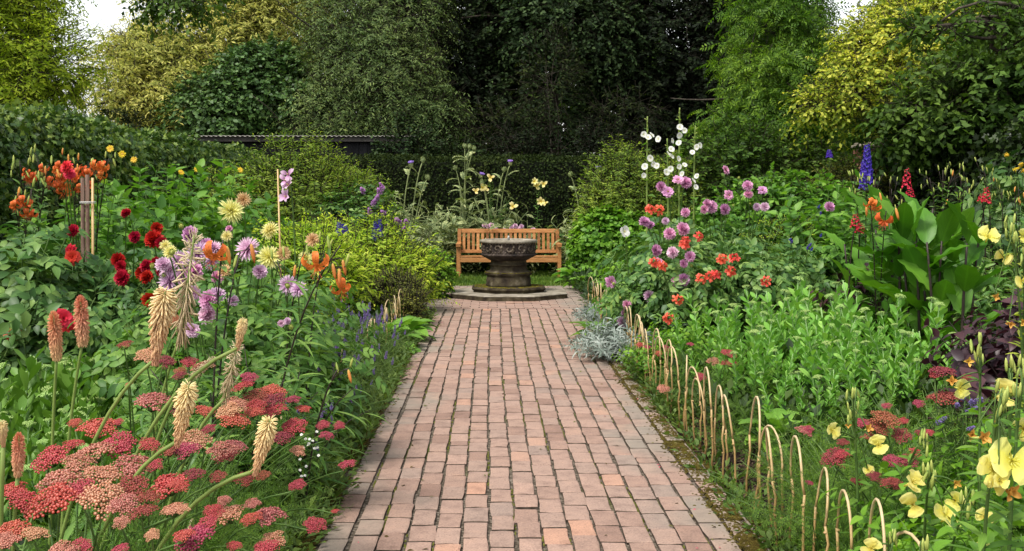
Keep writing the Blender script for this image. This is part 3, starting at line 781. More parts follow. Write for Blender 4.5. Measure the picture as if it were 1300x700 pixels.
# ---------- hedges
def hedge(name, label, cat, box, faces, dens, t, L, mat, noise=.08, kind=None, core=(.01, .012, .008), seed=0, hang=.2, group=None, wav=1.0):
    x0, x1, y0, y1, h = box; rs = np.random.default_rng(seed)
    root = empty(name, label, cat, ((x0 + x1) / 2, (y0 + y1) / 2, 0), group); O = np.array([(x0 + x1) / 2, (y0 + y1) / 2, 0])
    mb = MB()
    for fc in faces:
        A = {'-y': (x1 - x0) * h, '+y': (x1 - x0) * h, '+x': (y1 - y0) * h, '-x': (y1 - y0) * h, 'top': (x1 - x0) * (y1 - y0)}[fc]
        n = int(A * dens); u, v = rs.random(n), rs.random(n)
        nr = {'-y': (0, -1, 0), '+y': (0, 1, 0), '+x': (1, 0, 0), '-x': (-1, 0, 0), 'top': (0, 0, 1)}[fc]; nr = np.array(nr, float)
        if fc[1] == 'y': p = np.stack([x0 + u * (x1 - x0), np.full(n, y0 if fc[0] == '-' else y1), v * h], -1)
        elif fc[1] == 'x': p = np.stack([np.full(n, x0 if fc[0] == '-' else x1), y0 + u * (y1 - y0), v * h], -1)
        else: p = np.stack([x0 + u * (x1 - x0), y0 + v * (y1 - y0), np.full(n, h)], -1)
        q = p * 2.3 * wav
        dsp = (np.sin(q[:, 0] + 1.3 * q[:, 2]) + np.sin(q[:, 1] * 1.7 + q[:, 0]) + np.sin(q[:, 2] * 2.9 + q[:, 1] * .7)) * .4
        p = p + nr * (noise * dsp + rs.normal(0, noise * .55, n) + noise * .3)[:, None] + rs.normal(0, .02, (n, 3))
        d = rs.normal(0, .6, (n, 3)) + nr * .35 + np.array([0, 0, -hang if fc != 'top' else .25])
        z = nr + rs.normal(0, .45, (n, 3)) + np.array([0, 0, .45])
        mb.scatter(t, frames(d, z), p - O, L * rs.uniform(.6, 1.25, n), 0)
    add('foliage', mb.mesh(name + '_foliage', mat), root)
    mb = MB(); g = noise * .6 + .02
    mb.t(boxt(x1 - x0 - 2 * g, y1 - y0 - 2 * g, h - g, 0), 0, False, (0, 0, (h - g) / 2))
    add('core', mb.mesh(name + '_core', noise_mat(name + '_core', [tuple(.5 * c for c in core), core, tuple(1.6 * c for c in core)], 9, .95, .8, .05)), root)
    return root
hedge('ivy_hedge', 'thick ivy hedge of glossy dark leaves along the left side of the garden', 'hedge', (-5.3, -4.35, 5.0, 20.6, 2.16), ('+x', 'top', '-y'), 1900, L_IVY, .058, G_['ivy'], .09, seed=1, hang=.5)
hedge('clipped_hedge', 'dark clipped evergreen hedge behind the bench at the garden end', 'hedge', (-4.9, 7.0, 21.7, 22.9, 2.22), ('-y', 'top'), 1100, L_FARR, .055, G_['yew'], .05, seed=2)
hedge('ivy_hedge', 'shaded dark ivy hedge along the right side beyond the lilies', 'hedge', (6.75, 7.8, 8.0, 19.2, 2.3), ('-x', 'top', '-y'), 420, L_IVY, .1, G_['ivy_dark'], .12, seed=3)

# ---------- brick pillar at the end of the right hedge
px_, py_ = 6.95, 20.0
pil = empty('brick_pillar', 'square red brick garden pillar with a stone cap behind the blue delphinium', 'pillar', (px_, py_, 0))
mb = MB(); rs = np.random.default_rng(8)
for i in range(30):
    z = .04 + i * .078
    for sd_ in range(4):
        for k in range(2):
            t = boxt(.2, .1, .068, .005); off = -.16 + .215 * k if i % 2 == 0 else -.055 + .215 * k
            p = np.array([off + rs.normal(0, .002), -.165 + rs.normal(0, .002), z])
            mb.t(t, 0, False, Rz(sd_ * PI / 2) @ p, Rz(sd_ * PI / 2))
mb2 = MB(); mb2.t(boxt(.405, .405, 2.36, 0), 0, False, (0, 0, 1.18))
sh = add('shaft', mb.mesh('pillar_bricks', noise_mat('pillar_brick', [(.16, .07, .05), (.3, .14, .10), (.42, .23, .17)], 7, .9, .5, .1, island=.6)), pil)
add('mortar', mb2.mesh('pillar_mortar', noise_mat('mortar', [(.18, .16, .13), (.3, .27, .23)], 20, .95, .4, .05)), pil)
mb = MB(); mb.t(boxt(.56, .56, .05, .012), 0, False, (0, 0, 2.405)); mb.t(boxt(.48, .48, .04, .01), 0, False, (0, 0, 2.45))
add('cap', mb.mesh('pillar_cap', M_STONE3), pil)

# ---------- long dark shed beyond the hedge
SY = 25.0
shd = empty('garden_shed', 'long low dark shed with a pale corrugated roof edge behind the hedge', 'shed', (-5.85, SY + 1.5, 0))
mb = MB()
for i in range(42):
    mb.t(boxt(.178, .025, 2.76, .004), 0, False, (-3.8 + .185 * i, -1.5 + random.uniform(-.004, .004), 1.38))
mb.t(boxt(7.7, 2.9, 2.74, 0), 0, False, (0, 0.03, 1.37))
add('wall', mb.mesh('shed_wall', noise_mat('black_board', [(.006, .006, .008), (.014, .014, .017), (.03, .03, .034)], 3, .7, .4, .2, island=.3, stretch=(6, 6, .4))), shd)
mb = MB(); xs = np.linspace(-4.0, 4.1, 648); zc = .012 * np.sin(xs * 2 * PI / .11)
v, f = [], []
for j, (yy, zz) in enumerate(((-1.72, 2.87), (1.6, 2.95))):
    for x, z in zip(xs, zc): v += [(x, yy, zz + z), (x, yy, zz + z - .012)]
k = 2 * len(xs)
for i in range(len(xs) - 1):
    a = 2 * i; f += [[a, a + 2, k + a + 2, k + a], [a + 1, k + a + 1, k + a + 3, a + 3], [a, a + 1, a + 3, a + 2]]
mb.t(T(v, f)); add('roof', mb.mesh('shed_roof', noise_mat('weathered_sheet', [(.2, .19, .17), (.36, .34, .31)], 4, .7, .2, .3)), shd)
mb = MB(); mb.t(boxt(8.0, .04, .1, .004), 0, False, (0, -1.66, 2.79)); add('fascia', mb.mesh('shed_fascia', noise_mat('fascia', [(.02, .018, .016), (.05, .045, .04)], 5, .6, .2)), shd)
# ---------- flower heads (radius or length 1, facing +Z)
def H_(name, mats, fn, seed=0):
    mb = MB(); fn(mb, np.random.default_rng(seed)); return mb.mesh(name, mats)
def ball(mb, rs, t=P_CUP):
    ring_flower(mb, [(13, 118, .95, -.1), (14, 100, 1, -.05), (13, 84, .98, 0), (12, 68, .92, .05), (10, 52, .82, .08), (8, 36, .66, .1), (5, 18, .5, .12)], t, 0, rs)
def loose(mb, rs):
    ring_flower(mb, [(9, 100, 1, -.05), (9, 82, 1, 0), (8, 64, .9, .05), (7, 46, .75, .08), (5, 25, .55, .1)], P_BROAD, 0, rs, .14)
def cactus(mb, rs):
    ring_flower(mb, [(16, 112, .95, -.05), (18, 95, 1.05, 0), (18, 78, 1.02, .03), (16, 60, .95, .05), (13, 44, .8, .06), (9, 28, .62, .08), (6, 12, .5, .1)], P_QUILL, 0, rs, .13)
def anemone(mb, rs):
    ring_flower(mb, [(10, 88, 1, 0), (10, 70, .95, .03), (9, 54, .7, .05)], P_BROAD, 0, rs, .1)
    mb.t(BALL, 1, True, (0, 0, .16), None, np.array([.22, .22, .16]))
def tiger(mb, rs):
    ring_flower(mb, [(3, 24, 1.9, 0), (3, 30, 1.9, .02)], P_LILY, 0, rs, .06)
    for k in range(6):
        a = k * PI / 3 + .3; tip = np.array([.42 * math.cos(a), .42 * math.sin(a), 1.25])
        mb.tube(bez((0, 0, .1), (0, 0, .7), tip, 5), .018, .014, 3, 1)
        mb.t(BALL, 2, True, tip, None, np.array([.06, .06, .11]))
def trump(mb, rs):
    ring_flower(mb, [(3, 32, 1.25, 0), (3, 40, 1.2, .03)], P_TRUMP, 0, rs, .08)
    mb.t(BALL, 1, True, (0, 0, .35), None, np.array([.1, .1, .3]))
def cluster3(mb, rs):
    for k in range(5):
        s = MB(); ring_flower(s, [(3, 34, .62, 0), (3, 44, .6, .02)], P_TRUMP, 0, rs, .1)
        a = k * 1.256 + rs.uniform(-.3, .3); d = np.array([math.cos(a) * .8, math.sin(a) * .8, .7])
        R = zframe(d, rs.uniform(0, 6)); V = np.concatenate(s.v); n0 = 0
        for v, uv, idx, sz in zip(s.v, s.uv, s.idx, s.sz):
            mb.raw(v @ R.T + unit(d) * .35, uv, idx - n0, sz, 0); n0 += len(v)
def holly(mb, rs):
    ring_flower(mb, [(5, 54, 1.05, 0)], P_HOLLY, 0, rs, .12)
    mb.t(BALL, 1, True, (0, 0, .2), None, np.array([.1, .1, .2]))
def prim(mb, rs):
    ring_flower(mb, [(2, 44, 1.1, 0), (2, 50, 1.1, .03)], P_PRIM, 0, rs, .14)
    mb.tube([(0, 0, -.9), (0, 0, 0)], .07, .12, 5, 1)
    for k in range(8):
        a = k * PI / 4; mb.tube([(0, 0, 0), (.25 * math.cos(a), .25 * math.sin(a), .42)], .02, .03, 3, 1)
def wilt(mb, rs):
    ring_flower(mb, [(4, 9, 1.0, 0)], strip(petal, 6, .2, .8, .9, .8), 0, rs, .18)
    mb.tube([(0, 0, -1.1), (0, 0, 0)], .07, .12, 5, 1)
def yarrow(mb, rs, nsub=13):
    a = np.arange(nsub) * 2.4; r = .74 * np.sqrt((np.arange(nsub) + .4) / nsub)
    c = np.stack([np.cos(a) * r, np.sin(a) * r * .92], -1) + rs.normal(0, .05, (nsub, 2))
    for q in c:
        n = rs.integers(17, 26); b = np.arange(n) * 2.4; s = .3 * np.sqrt((np.arange(n) + .5) / n)
        x = q[0] + np.cos(b) * s; y = q[1] + np.sin(b) * s
        z = -.22 * (x * x + y * y) - .5 * s * s + rs.normal(0, .03, n) + rs.normal(0, .04)
        d = np.stack([x * .5, y * .5, np.ones(n)], -1) + rs.normal(0, .25, (n, 3))
        R = np.stack([zframe(k, rs.uniform(0, 6)) for k in d])
        mb.scatter(BUMP, R, np.stack([x, y, z], -1), rs.uniform(.045, .08, n), 0)
        mb.tube(bez((0, 0, -.75), (q[0] * .6, q[1] * .6, -.55), (q[0], q[1], -.1), 4), .025, .018, 3, 1)
def poker(mb, rs, n=640, spent=.0, th=1.0, old=False):
    i = np.arange(n); z = (i + .5) / n; phi = i * 2.4 + rs.normal(0, .1, n)
    ang = np.radians(np.interp(z, [0, .25, .6, .85, 1], [155, 138, 118, 75, 20])) + rs.normal(0, .12 + spent * .35, n)
    L = np.interp(z, [0, .15, .5, .85, 1], [.13, .17, .17, .13, .06]) * rs.uniform(.85, 1.15, n) * (1.1 + .2 * spent)
    if old:
        ang = np.radians(np.interp(z, [0, .3, .6, .85, 1], [172, 166, 152, 122, 70])) + rs.normal(0, .13, n)
        L = np.interp(z, [0, .2, .5, .8, .93, 1], [.1, .15, .19, .2, .15, .09]) * rs.uniform(.85, 1.15, n) * 1.15
    rad = np.stack([np.cos(phi), np.sin(phi), 0 * z], -1)
    d = np.sin(ang)[:, None] * rad + np.cos(ang)[:, None] * np.array([0, 0, 1.])
    keep = rs.random(n) > spent * .45
    p = rad * .028 + np.stack([0 * z, 0 * z, z], -1)
    R = frames(d, rad + .01); R = R[:, :, [0, 2, 1]] * np.array([1, -1, 1.])   # FLORET points along its own +Z
    mb.scatter(FLORET, R[keep], p[keep], np.stack([L * .95 * th, L * .95 * th, L], -1)[keep], 0, uvv=np.clip(z + rs.normal(0, .07, n), 0, 1)[keep])
    mb.tube([(0, 0, -.02), (0, 0, .98)], .035, .015, 5, 1)
def spike(mb, rs, n=46, w=.12, fl=.085):
    i = np.arange(n); z = np.floor(i / 4) / (n / 4); phi = i * 1.57 + np.floor(i / 4) * .8 + rs.normal(0, .15, n)
    rad = np.stack([np.cos(phi), np.sin(phi), 0 * z], -1)
    d = rad + np.array([0, 0, .5]); s = fl * (1.15 - .7 * z) * rs.uniform(.7, 1.3, n)
    p = rad * (w * .4) + np.stack([0 * z, 0 * z, z], -1)
    R = np.stack([zframe(k) for k in d])
    mb.scatter(BALL, R, p + d * s[:, None] * .6, np.stack([s * .55, s * .55, s * 1.1], -1), 0)
    mb.tube([(0, 0, -3.5), (0, 0, 1.0)], .02, .01, 3, 1)
def delph(mb, rs, n=64, w=.12):
    for i in range(n):
        z = i / n; a = i * 2.4; s = .085 * (1.1 - .65 * z) * rs.uniform(.8, 1.2)
        rad = np.array([math.cos(a), math.sin(a), .15]); q = MB(); ring_flower(q, [(5, 62, 1, 0)], P_BROAD, 0, rs)
        R = zframe(rad, rs.uniform(0, 6))
        for v, uv, idx, sz in zip(q.v, q.uv, q.idx, q.sz):
            mb.raw((v * s) @ R.T + np.array([rad[0] * w * (1 - .6 * z), rad[1] * w * (1 - .6 * z), z]), uv, idx, sz, 0)
    mb.tube([(0, 0, -.1), (0, 0, 1.05)], .02, .008, 4, 1)
def panicle(mb, rs, n=150):
    z = rs.random(n) ** .8; a = rs.uniform(0, 6.28, n); r = .42 * (1 - z * .75) * np.sqrt(rs.random(n)) * 1.2
    p = np.stack([np.cos(a) * r, np.sin(a) * r, z * 1.3 - .2], -1)
    d = p * np.array([1, 1, .3]) + rs.normal(0, .2, (n, 3)) + np.array([0, 0, .3])
    mb.scatter(BUMP, np.stack([zframe(k) for k in d]), p, rs.uniform(.05, .1, n), 0)
def thistle(mb, rs):
    n = 46; u = sph(rs, n); u = u[u[:, 2] < .75]; n = len(u)
    mb.scatter(strip(ovate, 2, .3, .3, .5), frames(np.array([0, 0, 1.]) * .9 + u * .25 + rs.normal(0, .05, (n, 3)), u), u * np.array([.5, .5, .55]), .45, 1)
    mb.t(BALL, 1, True, (0, 0, 0), None, np.array([.5, .5, .55]))
    k = 90; a = rs.uniform(0, 6.28, k); r = .42 * np.sqrt(rs.random(k))
    d = np.stack([np.cos(a) * r * 1.6, np.sin(a) * r * 1.6, np.ones(k)], -1)
    mb.scatter(TWIG, frames(d, sph(rs, k)), np.stack([np.cos(a) * r, np.sin(a) * r, np.full(k, .4)], -1), np.stack([np.full(k, .05), rs.uniform(.4, .62, k), np.full(k, .05)], -1), 0)
def thistlebud(mb, rs):
    n = 60; u = sph(rs, n)
    mb.scatter(strip(ovate, 2, .3, .3, .5), frames(np.array([0, 0, 1.]) * .9 + u * .3, u), u * np.array([.55, .55, .6]), .42, 0)
    mb.t(BALL, 0, True, (0, 0, 0), None, np.array([.55, .55, .6]))
def daisy(mb, rs):
    ring_flower(mb, [(13, 80, 1, 0), (10, 70, .9, .02)], strip(petal, 3, .16, .3, .4), 0, rs, .1)
    mb.t(BALL, 1, True, (0, 0, .05), None, np.array([.28, .28, .16]))
def sedhead(mb, rs, nsub=9):
    a = np.arange(nsub) * 2.4; r = .72 * np.sqrt((np.arange(nsub) + .4) / nsub)
    for x0, y0 in zip(np.cos(a) * r, np.sin(a) * r):
        n = 9; b = np.arange(n) * 2.4; s = .24 * np.sqrt((np.arange(n) + .5) / n)
        x = x0 + np.cos(b) * s; y = y0 + np.sin(b) * s; z = -.35 * (x * x + y * y) + rs.normal(0, .05, n) - .8 * s * s
        d = np.stack([x * .6, y * .6, np.ones(n)], -1) + rs.normal(0, .2, (n, 3))
        mb.scatter(BUMP, np.stack([zframe(k) for k in d]), np.stack([x, y, z], -1), np.stack([np.full(n, .085), np.full(n, .085), np.full(n, .13)], -1), 0)
        mb.tube(bez((0, 0, -.9), (x0 * .5, y0 * .5, -.6), (x0, y0, -.12), 4), .035, .025, 3, 1)
def budf(mb, rs): mb.t(BUD, 0)
S_, Y_ = G_['stem'], G_['ystem']
HD = {}
def reg(key, mats, fn, n=3):
    HD[key] = [H_('flower_' + key, mats, fn, 10 * i + len(HD)) for i in range(n)]
reg('red', [FL['red']], ball); reg('redloose', [FL['scarlet']], loose); reg('pinkball', [FL['pink']], ball, 5); reg('palepink', [FL['palepink']], ball)
reg('pinkanem', [FL['pink'], FL['seed']], anemone); reg('pinkcactus', [FL['palepink']], cactus); reg('lemon', [FL['lemon']], cactus); reg('peach', [FL['peach']], cactus)
reg('tiger', [FL['lily'], FL['lily'], FL['anther']], tiger); reg('flax', [FL['flax'], FL['gold']], trump); reg('glad', [FL['palepink'], FL['lemon']], trump)
reg('coral', [FL['coral']], cluster3); reg('holly', [FL['white'], FL['lemon']], holly); reg('prim', [FL['prim'], FL['prim']], prim); reg('wilt', [FL['wilt'], FL['budg']], wilt)
reg('yarrow', [FL['yarrow'], S_], yarrow, 4); reg('yarrow_pk', [FL['yarrow_pk'], S_], yarrow, 4); reg('yarrow_dk', [FL['yarrow_dk'], S_], yarrow, 3)
reg('poker_o', [FL['poker_o'], Y_], lambda mb, rs: poker(mb, rs, 620, 0, .8), 2); reg('poker_y', [FL['poker_y'], Y_], lambda mb, rs: poker(mb, rs, 520, 0, .85, True), 3)
reg('poker_d', [FL['poker_d'], Y_], lambda mb, rs: poker(mb, rs, 340, 1.0, .62), 2)
reg('violet', [FL['violet'], S_], spike, 4); reg('delph', [FL['blue'], S_], delph, 2); reg('mauve', [FL['mauve']], panicle); reg('redspike', [FL['scarlet'], G_['dstem']], lambda mb, rs: delph(mb, rs, 30, .16), 2)
reg('thistle', [FL['thistle'], G_['cardoon']], thistle); reg('thistlebud', [G_['cardoon']], thistlebud, 2); reg('daisy', [FL['gold'], FL['wilt']], daisy)
reg('thistlebud2', [FL['budg']], thistlebud, 1)
reg('sedhead', [G_['sedhead'], G_['sedstem']], sedhead, 4); reg('budg', [FL['budg']], budf, 1); reg('budo', [FL['budo']], budf, 1); reg('whitebud', [FL['whitebud'], FL['gold']], daisy, 1)
reg('violetcl', [FL['violet']], panicle, 2); reg('bluecl', [FL['blue']], panicle, 2); reg('redcl', [FL['scarlet']], panicle, 2); reg('golddot', [FL['gold']], panicle, 2)

# ---------- plant builders
def head(root, part, key, pos, d, s, parent=None, label=None):
    o = add(part, random.choice(HD[key]), parent or root, np.asarray(pos) - np.array(root.location), zframe(d, random.uniform(0, 6.28)), s)
    if label: o['label'] = label
    return o
def facing(up=.5, spread=.5):
    return np.array([random.uniform(-spread, spread), -1 + random.uniform(-.2, .5), up + random.uniform(-.25, .4)])
def clump(name, seed, n, Hh, R, t, spacing, L, ang, lm, sm, r=.006, s0=.15, pair=False, whorl=0, sag=0.0, curve=.7, base=.12, hj=.2, s1=1.0, wid=1.0, dome=.3):
    rs = np.random.default_rng(seed); mb = MB()
    for i in range(n):
        a = i * 2.4 + rs.normal(0, .2); rr = math.sqrt((i + .5) / n)
        b = np.array([math.cos(a), math.sin(a), 0]) * rr * base
        hh = Hh * (1 - dome * rr * rr) * (1 - hj * rs.random())
        tip = b + np.array([math.cos(a) * rr * R, math.sin(a) * rr * R, hh])
        pts = rise(b, tip, curve, 7); pts[1:] += rs.normal(0, .006, (6, 3))
        mb.tube(pts, r, r * .4, 4, 1)
        leafy(mb, pts, t, spacing, L, ang, 0, s0, s1, rs, .25, pair, whorl, wid, sag)
    return mb.mesh(name, [lm, sm])
def rosette(name, seed, n, t, L, ang0, ang1, mat, stalk=0.0, smat=None):
    rs = np.random.default_rng(seed); mb = MB()
    for i in range(n):
        a = i * 2.4 + rs.normal(0, .25); q = (i + .5) / n
        th = math.radians(ang0 + (ang1 - ang0) * q) + rs.normal(0, .12)
        rad = np.array([math.cos(a), math.sin(a), 0])
        d = rad * math.sin(th) + np.array([0, 0, math.cos(th)])
        nr = np.array([0, 0, math.sin(th)]) - rad * math.cos(th)
        p = rad * .02
        if stalk:
            e = p + d * stalk * rs.uniform(.7, 1.2) + np.array([0, 0, stalk * .25])
            mb.tube(bez(p, p + np.array([0, 0, stalk * .5]), e, 5), .006, .004, 4, 1)
            p = e; d = d + rad * .5
        mb.scatter(t, frames(d[None], (nr + rs.normal(0, .15, 3))[None]), p[None], L * rs.uniform(.7, 1.2), 0)
    return mb.mesh(name, [mat, smat or mat])

V = {}
V['dahlia'] = [clump('dahlia_foliage', 40 + i, 30, 1.15, .52, L_DAHLIA, .085, lambda t: .26 - .10 * t, 1.15, G_['dahlia'], S_, .008, .12, True, hj=.3, sag=.15) for i in range(3)]
V['dahlia_lt'] = [clump('dahlia_foliage', 50 + i, 26, 1.1, .5, L_DAHLIA, .085, lambda t: .23 - .10 * t, 1.1, G_['dahlia_lt'], S_, .007, .12, True, hj=.35, sag=.1) for i in range(2)]
V['helian'] = [clump('daisy_foliage', 60 + i, 24, 1.85, .5, L_OVATE, .075, lambda t: .21 - .07 * t, lambda t: 1.25 - .35 * t, G_['helian'], S_, .008, .2, True, base=.3, hj=.3, sag=.12) for i in range(3)]
V['leafy'] = [clump('leafy_foliage', 70 + i, 26, 1.0, .45, L_OVATE, .05, lambda t: .13 - .05 * t, 1.15, G_['bright'], S_, .005, .15, True, hj=.35, sag=.1) for i in range(2)]
V['leafy_dk'] = [clump('leafy_foliage', 80 + i, 26, 1.0, .45, L_OVATE, .05, lambda t: .15 - .06 * t, 1.15, G_['dahlia'], S_, .005, .15, True, hj=.35, sag=.12) for i in range(2)]
V['narrow'] = [clump('lily_foliage', 90 + i, 22, 1.0, .4, L_LANCE, .03, lambda t: .15 - .07 * t, 1.1, G_['lily'], S_, .004, .15, hj=.35, sag=.05) for i in range(2)]
V['lilybig'] = [clump('lily_foliage', 95 + i, 14, 1.0, .34, L_LILYBIG, .02, lambda t: .24 - .1 * t, 1.15, G_['lily'], G_['dstem'], .005, .15, hj=.35, sag=.05) for i in range(2)]
V['salvia'] = [clump('salvia_foliage', 100 + i, 60, .5, .42, L_NARROW, .018, lambda t: .075 - .03 * t, .9, G_['salvia'], S_, .003, .1, hj=.4) for i in range(2)]
V['feather'] = [clump('feathery_foliage', 110 + i, 46, .62, .42, L_FEATHER, .05, lambda t: .16 - .07 * t, .8, G_['fern'], S_, .003, .05, hj=.4, base=.2) for i in range(2)]
V['cardoon'] = [clump('silver_foliage', 120 + i, 17, 1.7, .65, L_CARDOON, .12, lambda t: .68 - .5 * t, lambda t: 1.0 - .2 * t, G_['cardoon'], G_['cardoon'], .014, .08, hj=.3, sag=.05) for i in range(2)]
V['straps'] = [rosette('strap_leaves', 130 + i, 46, L_STRAP, .72, 12, 62, G_['lily']) for i in range(2)]
V['silver'] = [clump('silver_leaves', 140 + i, 90, .42, .34, L_NARROW, .012, lambda t: .075, .8, G_['silver'], G_['silver'], .003, .3, hj=.4, sag=.1, wid=1.1, dome=.55) for i in range(2)]
V['hosta'] = [rosette('broad_leaves', 150 + i, 20, L_HOSTA, .24, 20, 75, G_['hosta'], .14, Y_) for i in range(2)]
V['purple'] = [rosette('purple_leaves', 160, 90, L_OVATE_W, .11, 15, 85, G_['purple'], .2, G_['dstem']), clump('purple_foliage', 161, 26, .95, .4, L_OVATE, .04, lambda t: .13 - .05 * t, 1.2, G_['purple'], G_['dstem'], .006, .1, True, hj=.4, sag=.2)]
V['canna'] = []
for i in range(2):
    mb = MB(); rs = np.random.default_rng(170 + i)
    for k in range(5):
        a = k * 2.4 + i; b = np.array([math.cos(a) * .14, math.sin(a) * .14, 0]); tip = b * 1.6 + np.array([0, 0, rs.uniform(1.0, 1.5)])
        pts = rise(b, tip, .6, 6); mb.tube(pts, .017, .009, 6, 1)
        leafy(mb, pts, L_CANNA, .19, lambda t: .54 - .12 * t, lambda t: .75 - .25 * t, 0, .2, 1.0, rs, .2)
    V['canna'].append(mb.mesh('canna_foliage', [G_['canna'], G_['dstem']]))

def plant(name, label, kit, px, Y, s=1.0, group=None, part='foliage', i=None, cat='flower plant', rz=None):
    loc = G(px, Y)
    root = empty(name, label, cat, loc, group)
    ms = V[kit]; add(part, ms[i % len(ms)] if i is not None else random.choice(ms), root, (0, 0, 0), Rz(random.uniform(0, 6.28) if rz is None else rz), s)
    return root
def stalk(root, tip, up=.75, r=.004, mat=S_, off=.12, base=None, leaf=None):
    L0 = np.array(root.location)
    tip = np.asarray(tip) - L0
    b = np.array([random.uniform(-off, off), random.uniform(-off, off), 0]) if base is None else np.asarray(base) - L0
    pts = rise(b, tip, up, 9); mb = MB(); mb.tube(pts, r * 1.3, r * .8, 5, 1)
    if leaf: leaf(mb, pts)
    o = add('flower_stalk', mb.mesh('flower_stalk', [G_['prim'], mat]), root)
    return o, pts

def dahlia(label, kit, px, Y, s, flowers, group, name='dahlia_plant', stem=S_):
    """flowers: (px, py, kind, radius in metres, part label or None)"""
    r = plant(name, label, kit, px, Y, s, group)
    for f in flowers:
        x, y, key, rad = f[:4]; dy = random.uniform(.42, .58) * (s if np.ndim(s) == 0 else s[0])
        p = P(x, y, Y - dy)
        o, pts = stalk(r, p, .8, .0045, stem)
        head(r, 'flower_head', key, p, facing(.4, .9), rad * random.uniform(.8, 1.08), o, f[4] if len(f) > 4 else None)
    for x, y, *_ in flowers[::3]:
        p = P(x + random.uniform(-14, 14), y + random.uniform(-10, 6), Y - .45); o, pts = stalk(r, p, .8, .003, stem)
        add('bud', HD['thistlebud2'][0], o, p - np.array(r.location), zframe(facing(1.2, .8)), .022)
    return r

def lily(label, px, Y, stems, group, fl='tiger', name='lily_plant', leafL=.13, leafm='lily', dark=True):
    """stems: (tip px, tip py, tip Y, [(px, py, key, size)...]) with all flowers as sub-parts of their stem"""
    r = empty(name, label, 'flower plant', G(px, Y), group); L0 = np.array(r.location)
    for (tx, ty, tY, fls) in stems:
        tip = P(tx, ty, tY) - L0
        b = np.array([random.uniform(-.1, .1), random.uniform(-.1, .1), 0]); pts = rise(b, tip, .72, 10)
        mb = MB(); mb.tube(pts, .0058, .0034, 6, 1)
        leafy(mb, pts, L_LANCE if leafL < .16 else L_LILYBIG, .016 if leafL > .16 else .022, lambda t: leafL * (1.15 - .6 * t), lambda t: 1.25 - .3 * t, 0, .12, .93, rng, .2, sag=.1)
        hp = []
        for k, (x, y, key, sz) in enumerate(fls):
            p = P(x, y, tY + random.uniform(-.06, .06)) - L0
            q, _ = along(pts, np.array([plen(pts) * (.78 + .22 * random.random())])); q = q[0]
            if key == 'tiger': p_att = p + np.array([0, 0, .0]); mb.tube(bez(q, (q + p) / 2 + np.array([0, 0, .05]), p_att, 6), .0028, .0024, 4, 1); d = np.array([random.uniform(-.35, .35), -.55, -.75])
            elif key in ('budo', 'budg'):
                d = np.array([(p - q)[0] * 2 + random.uniform(-.15, .15), random.uniform(-.2, .1), -1 if key == 'budo' else random.choice([1, 1, .8, -.5])])
                att = p - unit(d) * sz * .5; mb.tube(bez(q, (q + att) / 2 + np.array([0, 0, .03]), att, 5), .0022, .002, 4, 1); p = att
            else: mb.tube(bez(q, (q + p) / 2 + np.array([0, 0, .02]), p, 5), .0025, .002, 4, 1); d = facing(.1, .4)
            hp.append((p, d, key, sz))
        o = add('stem', mb.mesh('lily_stem', [G_[leafm], G_['dstem'] if dark else S_]), r)
        for p, d, key, sz in hp:
            add({'budo': 'bud', 'budg': 'bud'}.get(key, 'flower_head'), random.choice(HD[key]), o, p, zframe(d, random.uniform(0, 6)), sz)
    return r
def buds(px, py, w, h, n, g=.75, sz=.065):
    return [(px + random.uniform(-w, w), py + random.uniform(-h, h), 'budg' if random.random() < g else 'budo', sz * random.uniform(.8, 1.15)) for _ in range(n)]

def yarrow_plant(label, px, Y, heads, group, s=1.0, name='yarrow_plant', leaf=True):
    """heads: (px, py, Y, radius, key)"""
    r = plant(name, label, 'feather', px, Y, s, group)
    for x, y, yy, rad, key in heads:
        p = P(x, y, yy); o, pts = stalk(r, p - np.array([0, 0, rad * .7]), .7, .0032, S_, .16, leaf=(lambda mb, q: leafy(mb, q, L_FEATHER, .07, .1, .7, 0, .1, .85)) if leaf else None)
        head(r, 'flower_head', key, p, np.array([random.uniform(-.25, .25), random.uniform(-.6, -.15), 1]), rad, o)
    return r

def sedum(label, px, Y, n, Hh, R, kind, group, heads=1.0, tops=None):
    r = empty('sedum_plant', label, 'sedum', G(px, Y), group)
    for i in range(n):
        a = i * 2.4 + random.uniform(-.2, .2); rr = math.sqrt((i + .5) / n)
        h = Hh * random.uniform(.68, 1.08) * (1 - .12 * rr)
        tl = .34 * rr * R / .4 + random.uniform(-.08, .08); ax = np.array([-math.sin(a), math.cos(a), 0])
        c, s_ = math.cos(tl), math.sin(tl)
        z = np.array([math.cos(a) * s_, math.sin(a) * s_, c])
        var = random.choice(SED[kind])
        sc = h / .6
        o = add('stem', var, r, (math.cos(a) * rr * R * .7, math.sin(a) * rr * R * .7, 0), zframe(z, random.uniform(0, 6)), sc)
        if random.random() < heads:
            add('flower_head', random.choice(HD['sedhead']), o, (0, 0, .6), np.eye(3), random.uniform(.035, .055) if kind == 'broad' else random.uniform(.03, .046))
    return r
SED = {'broad': [], 'pale': []}
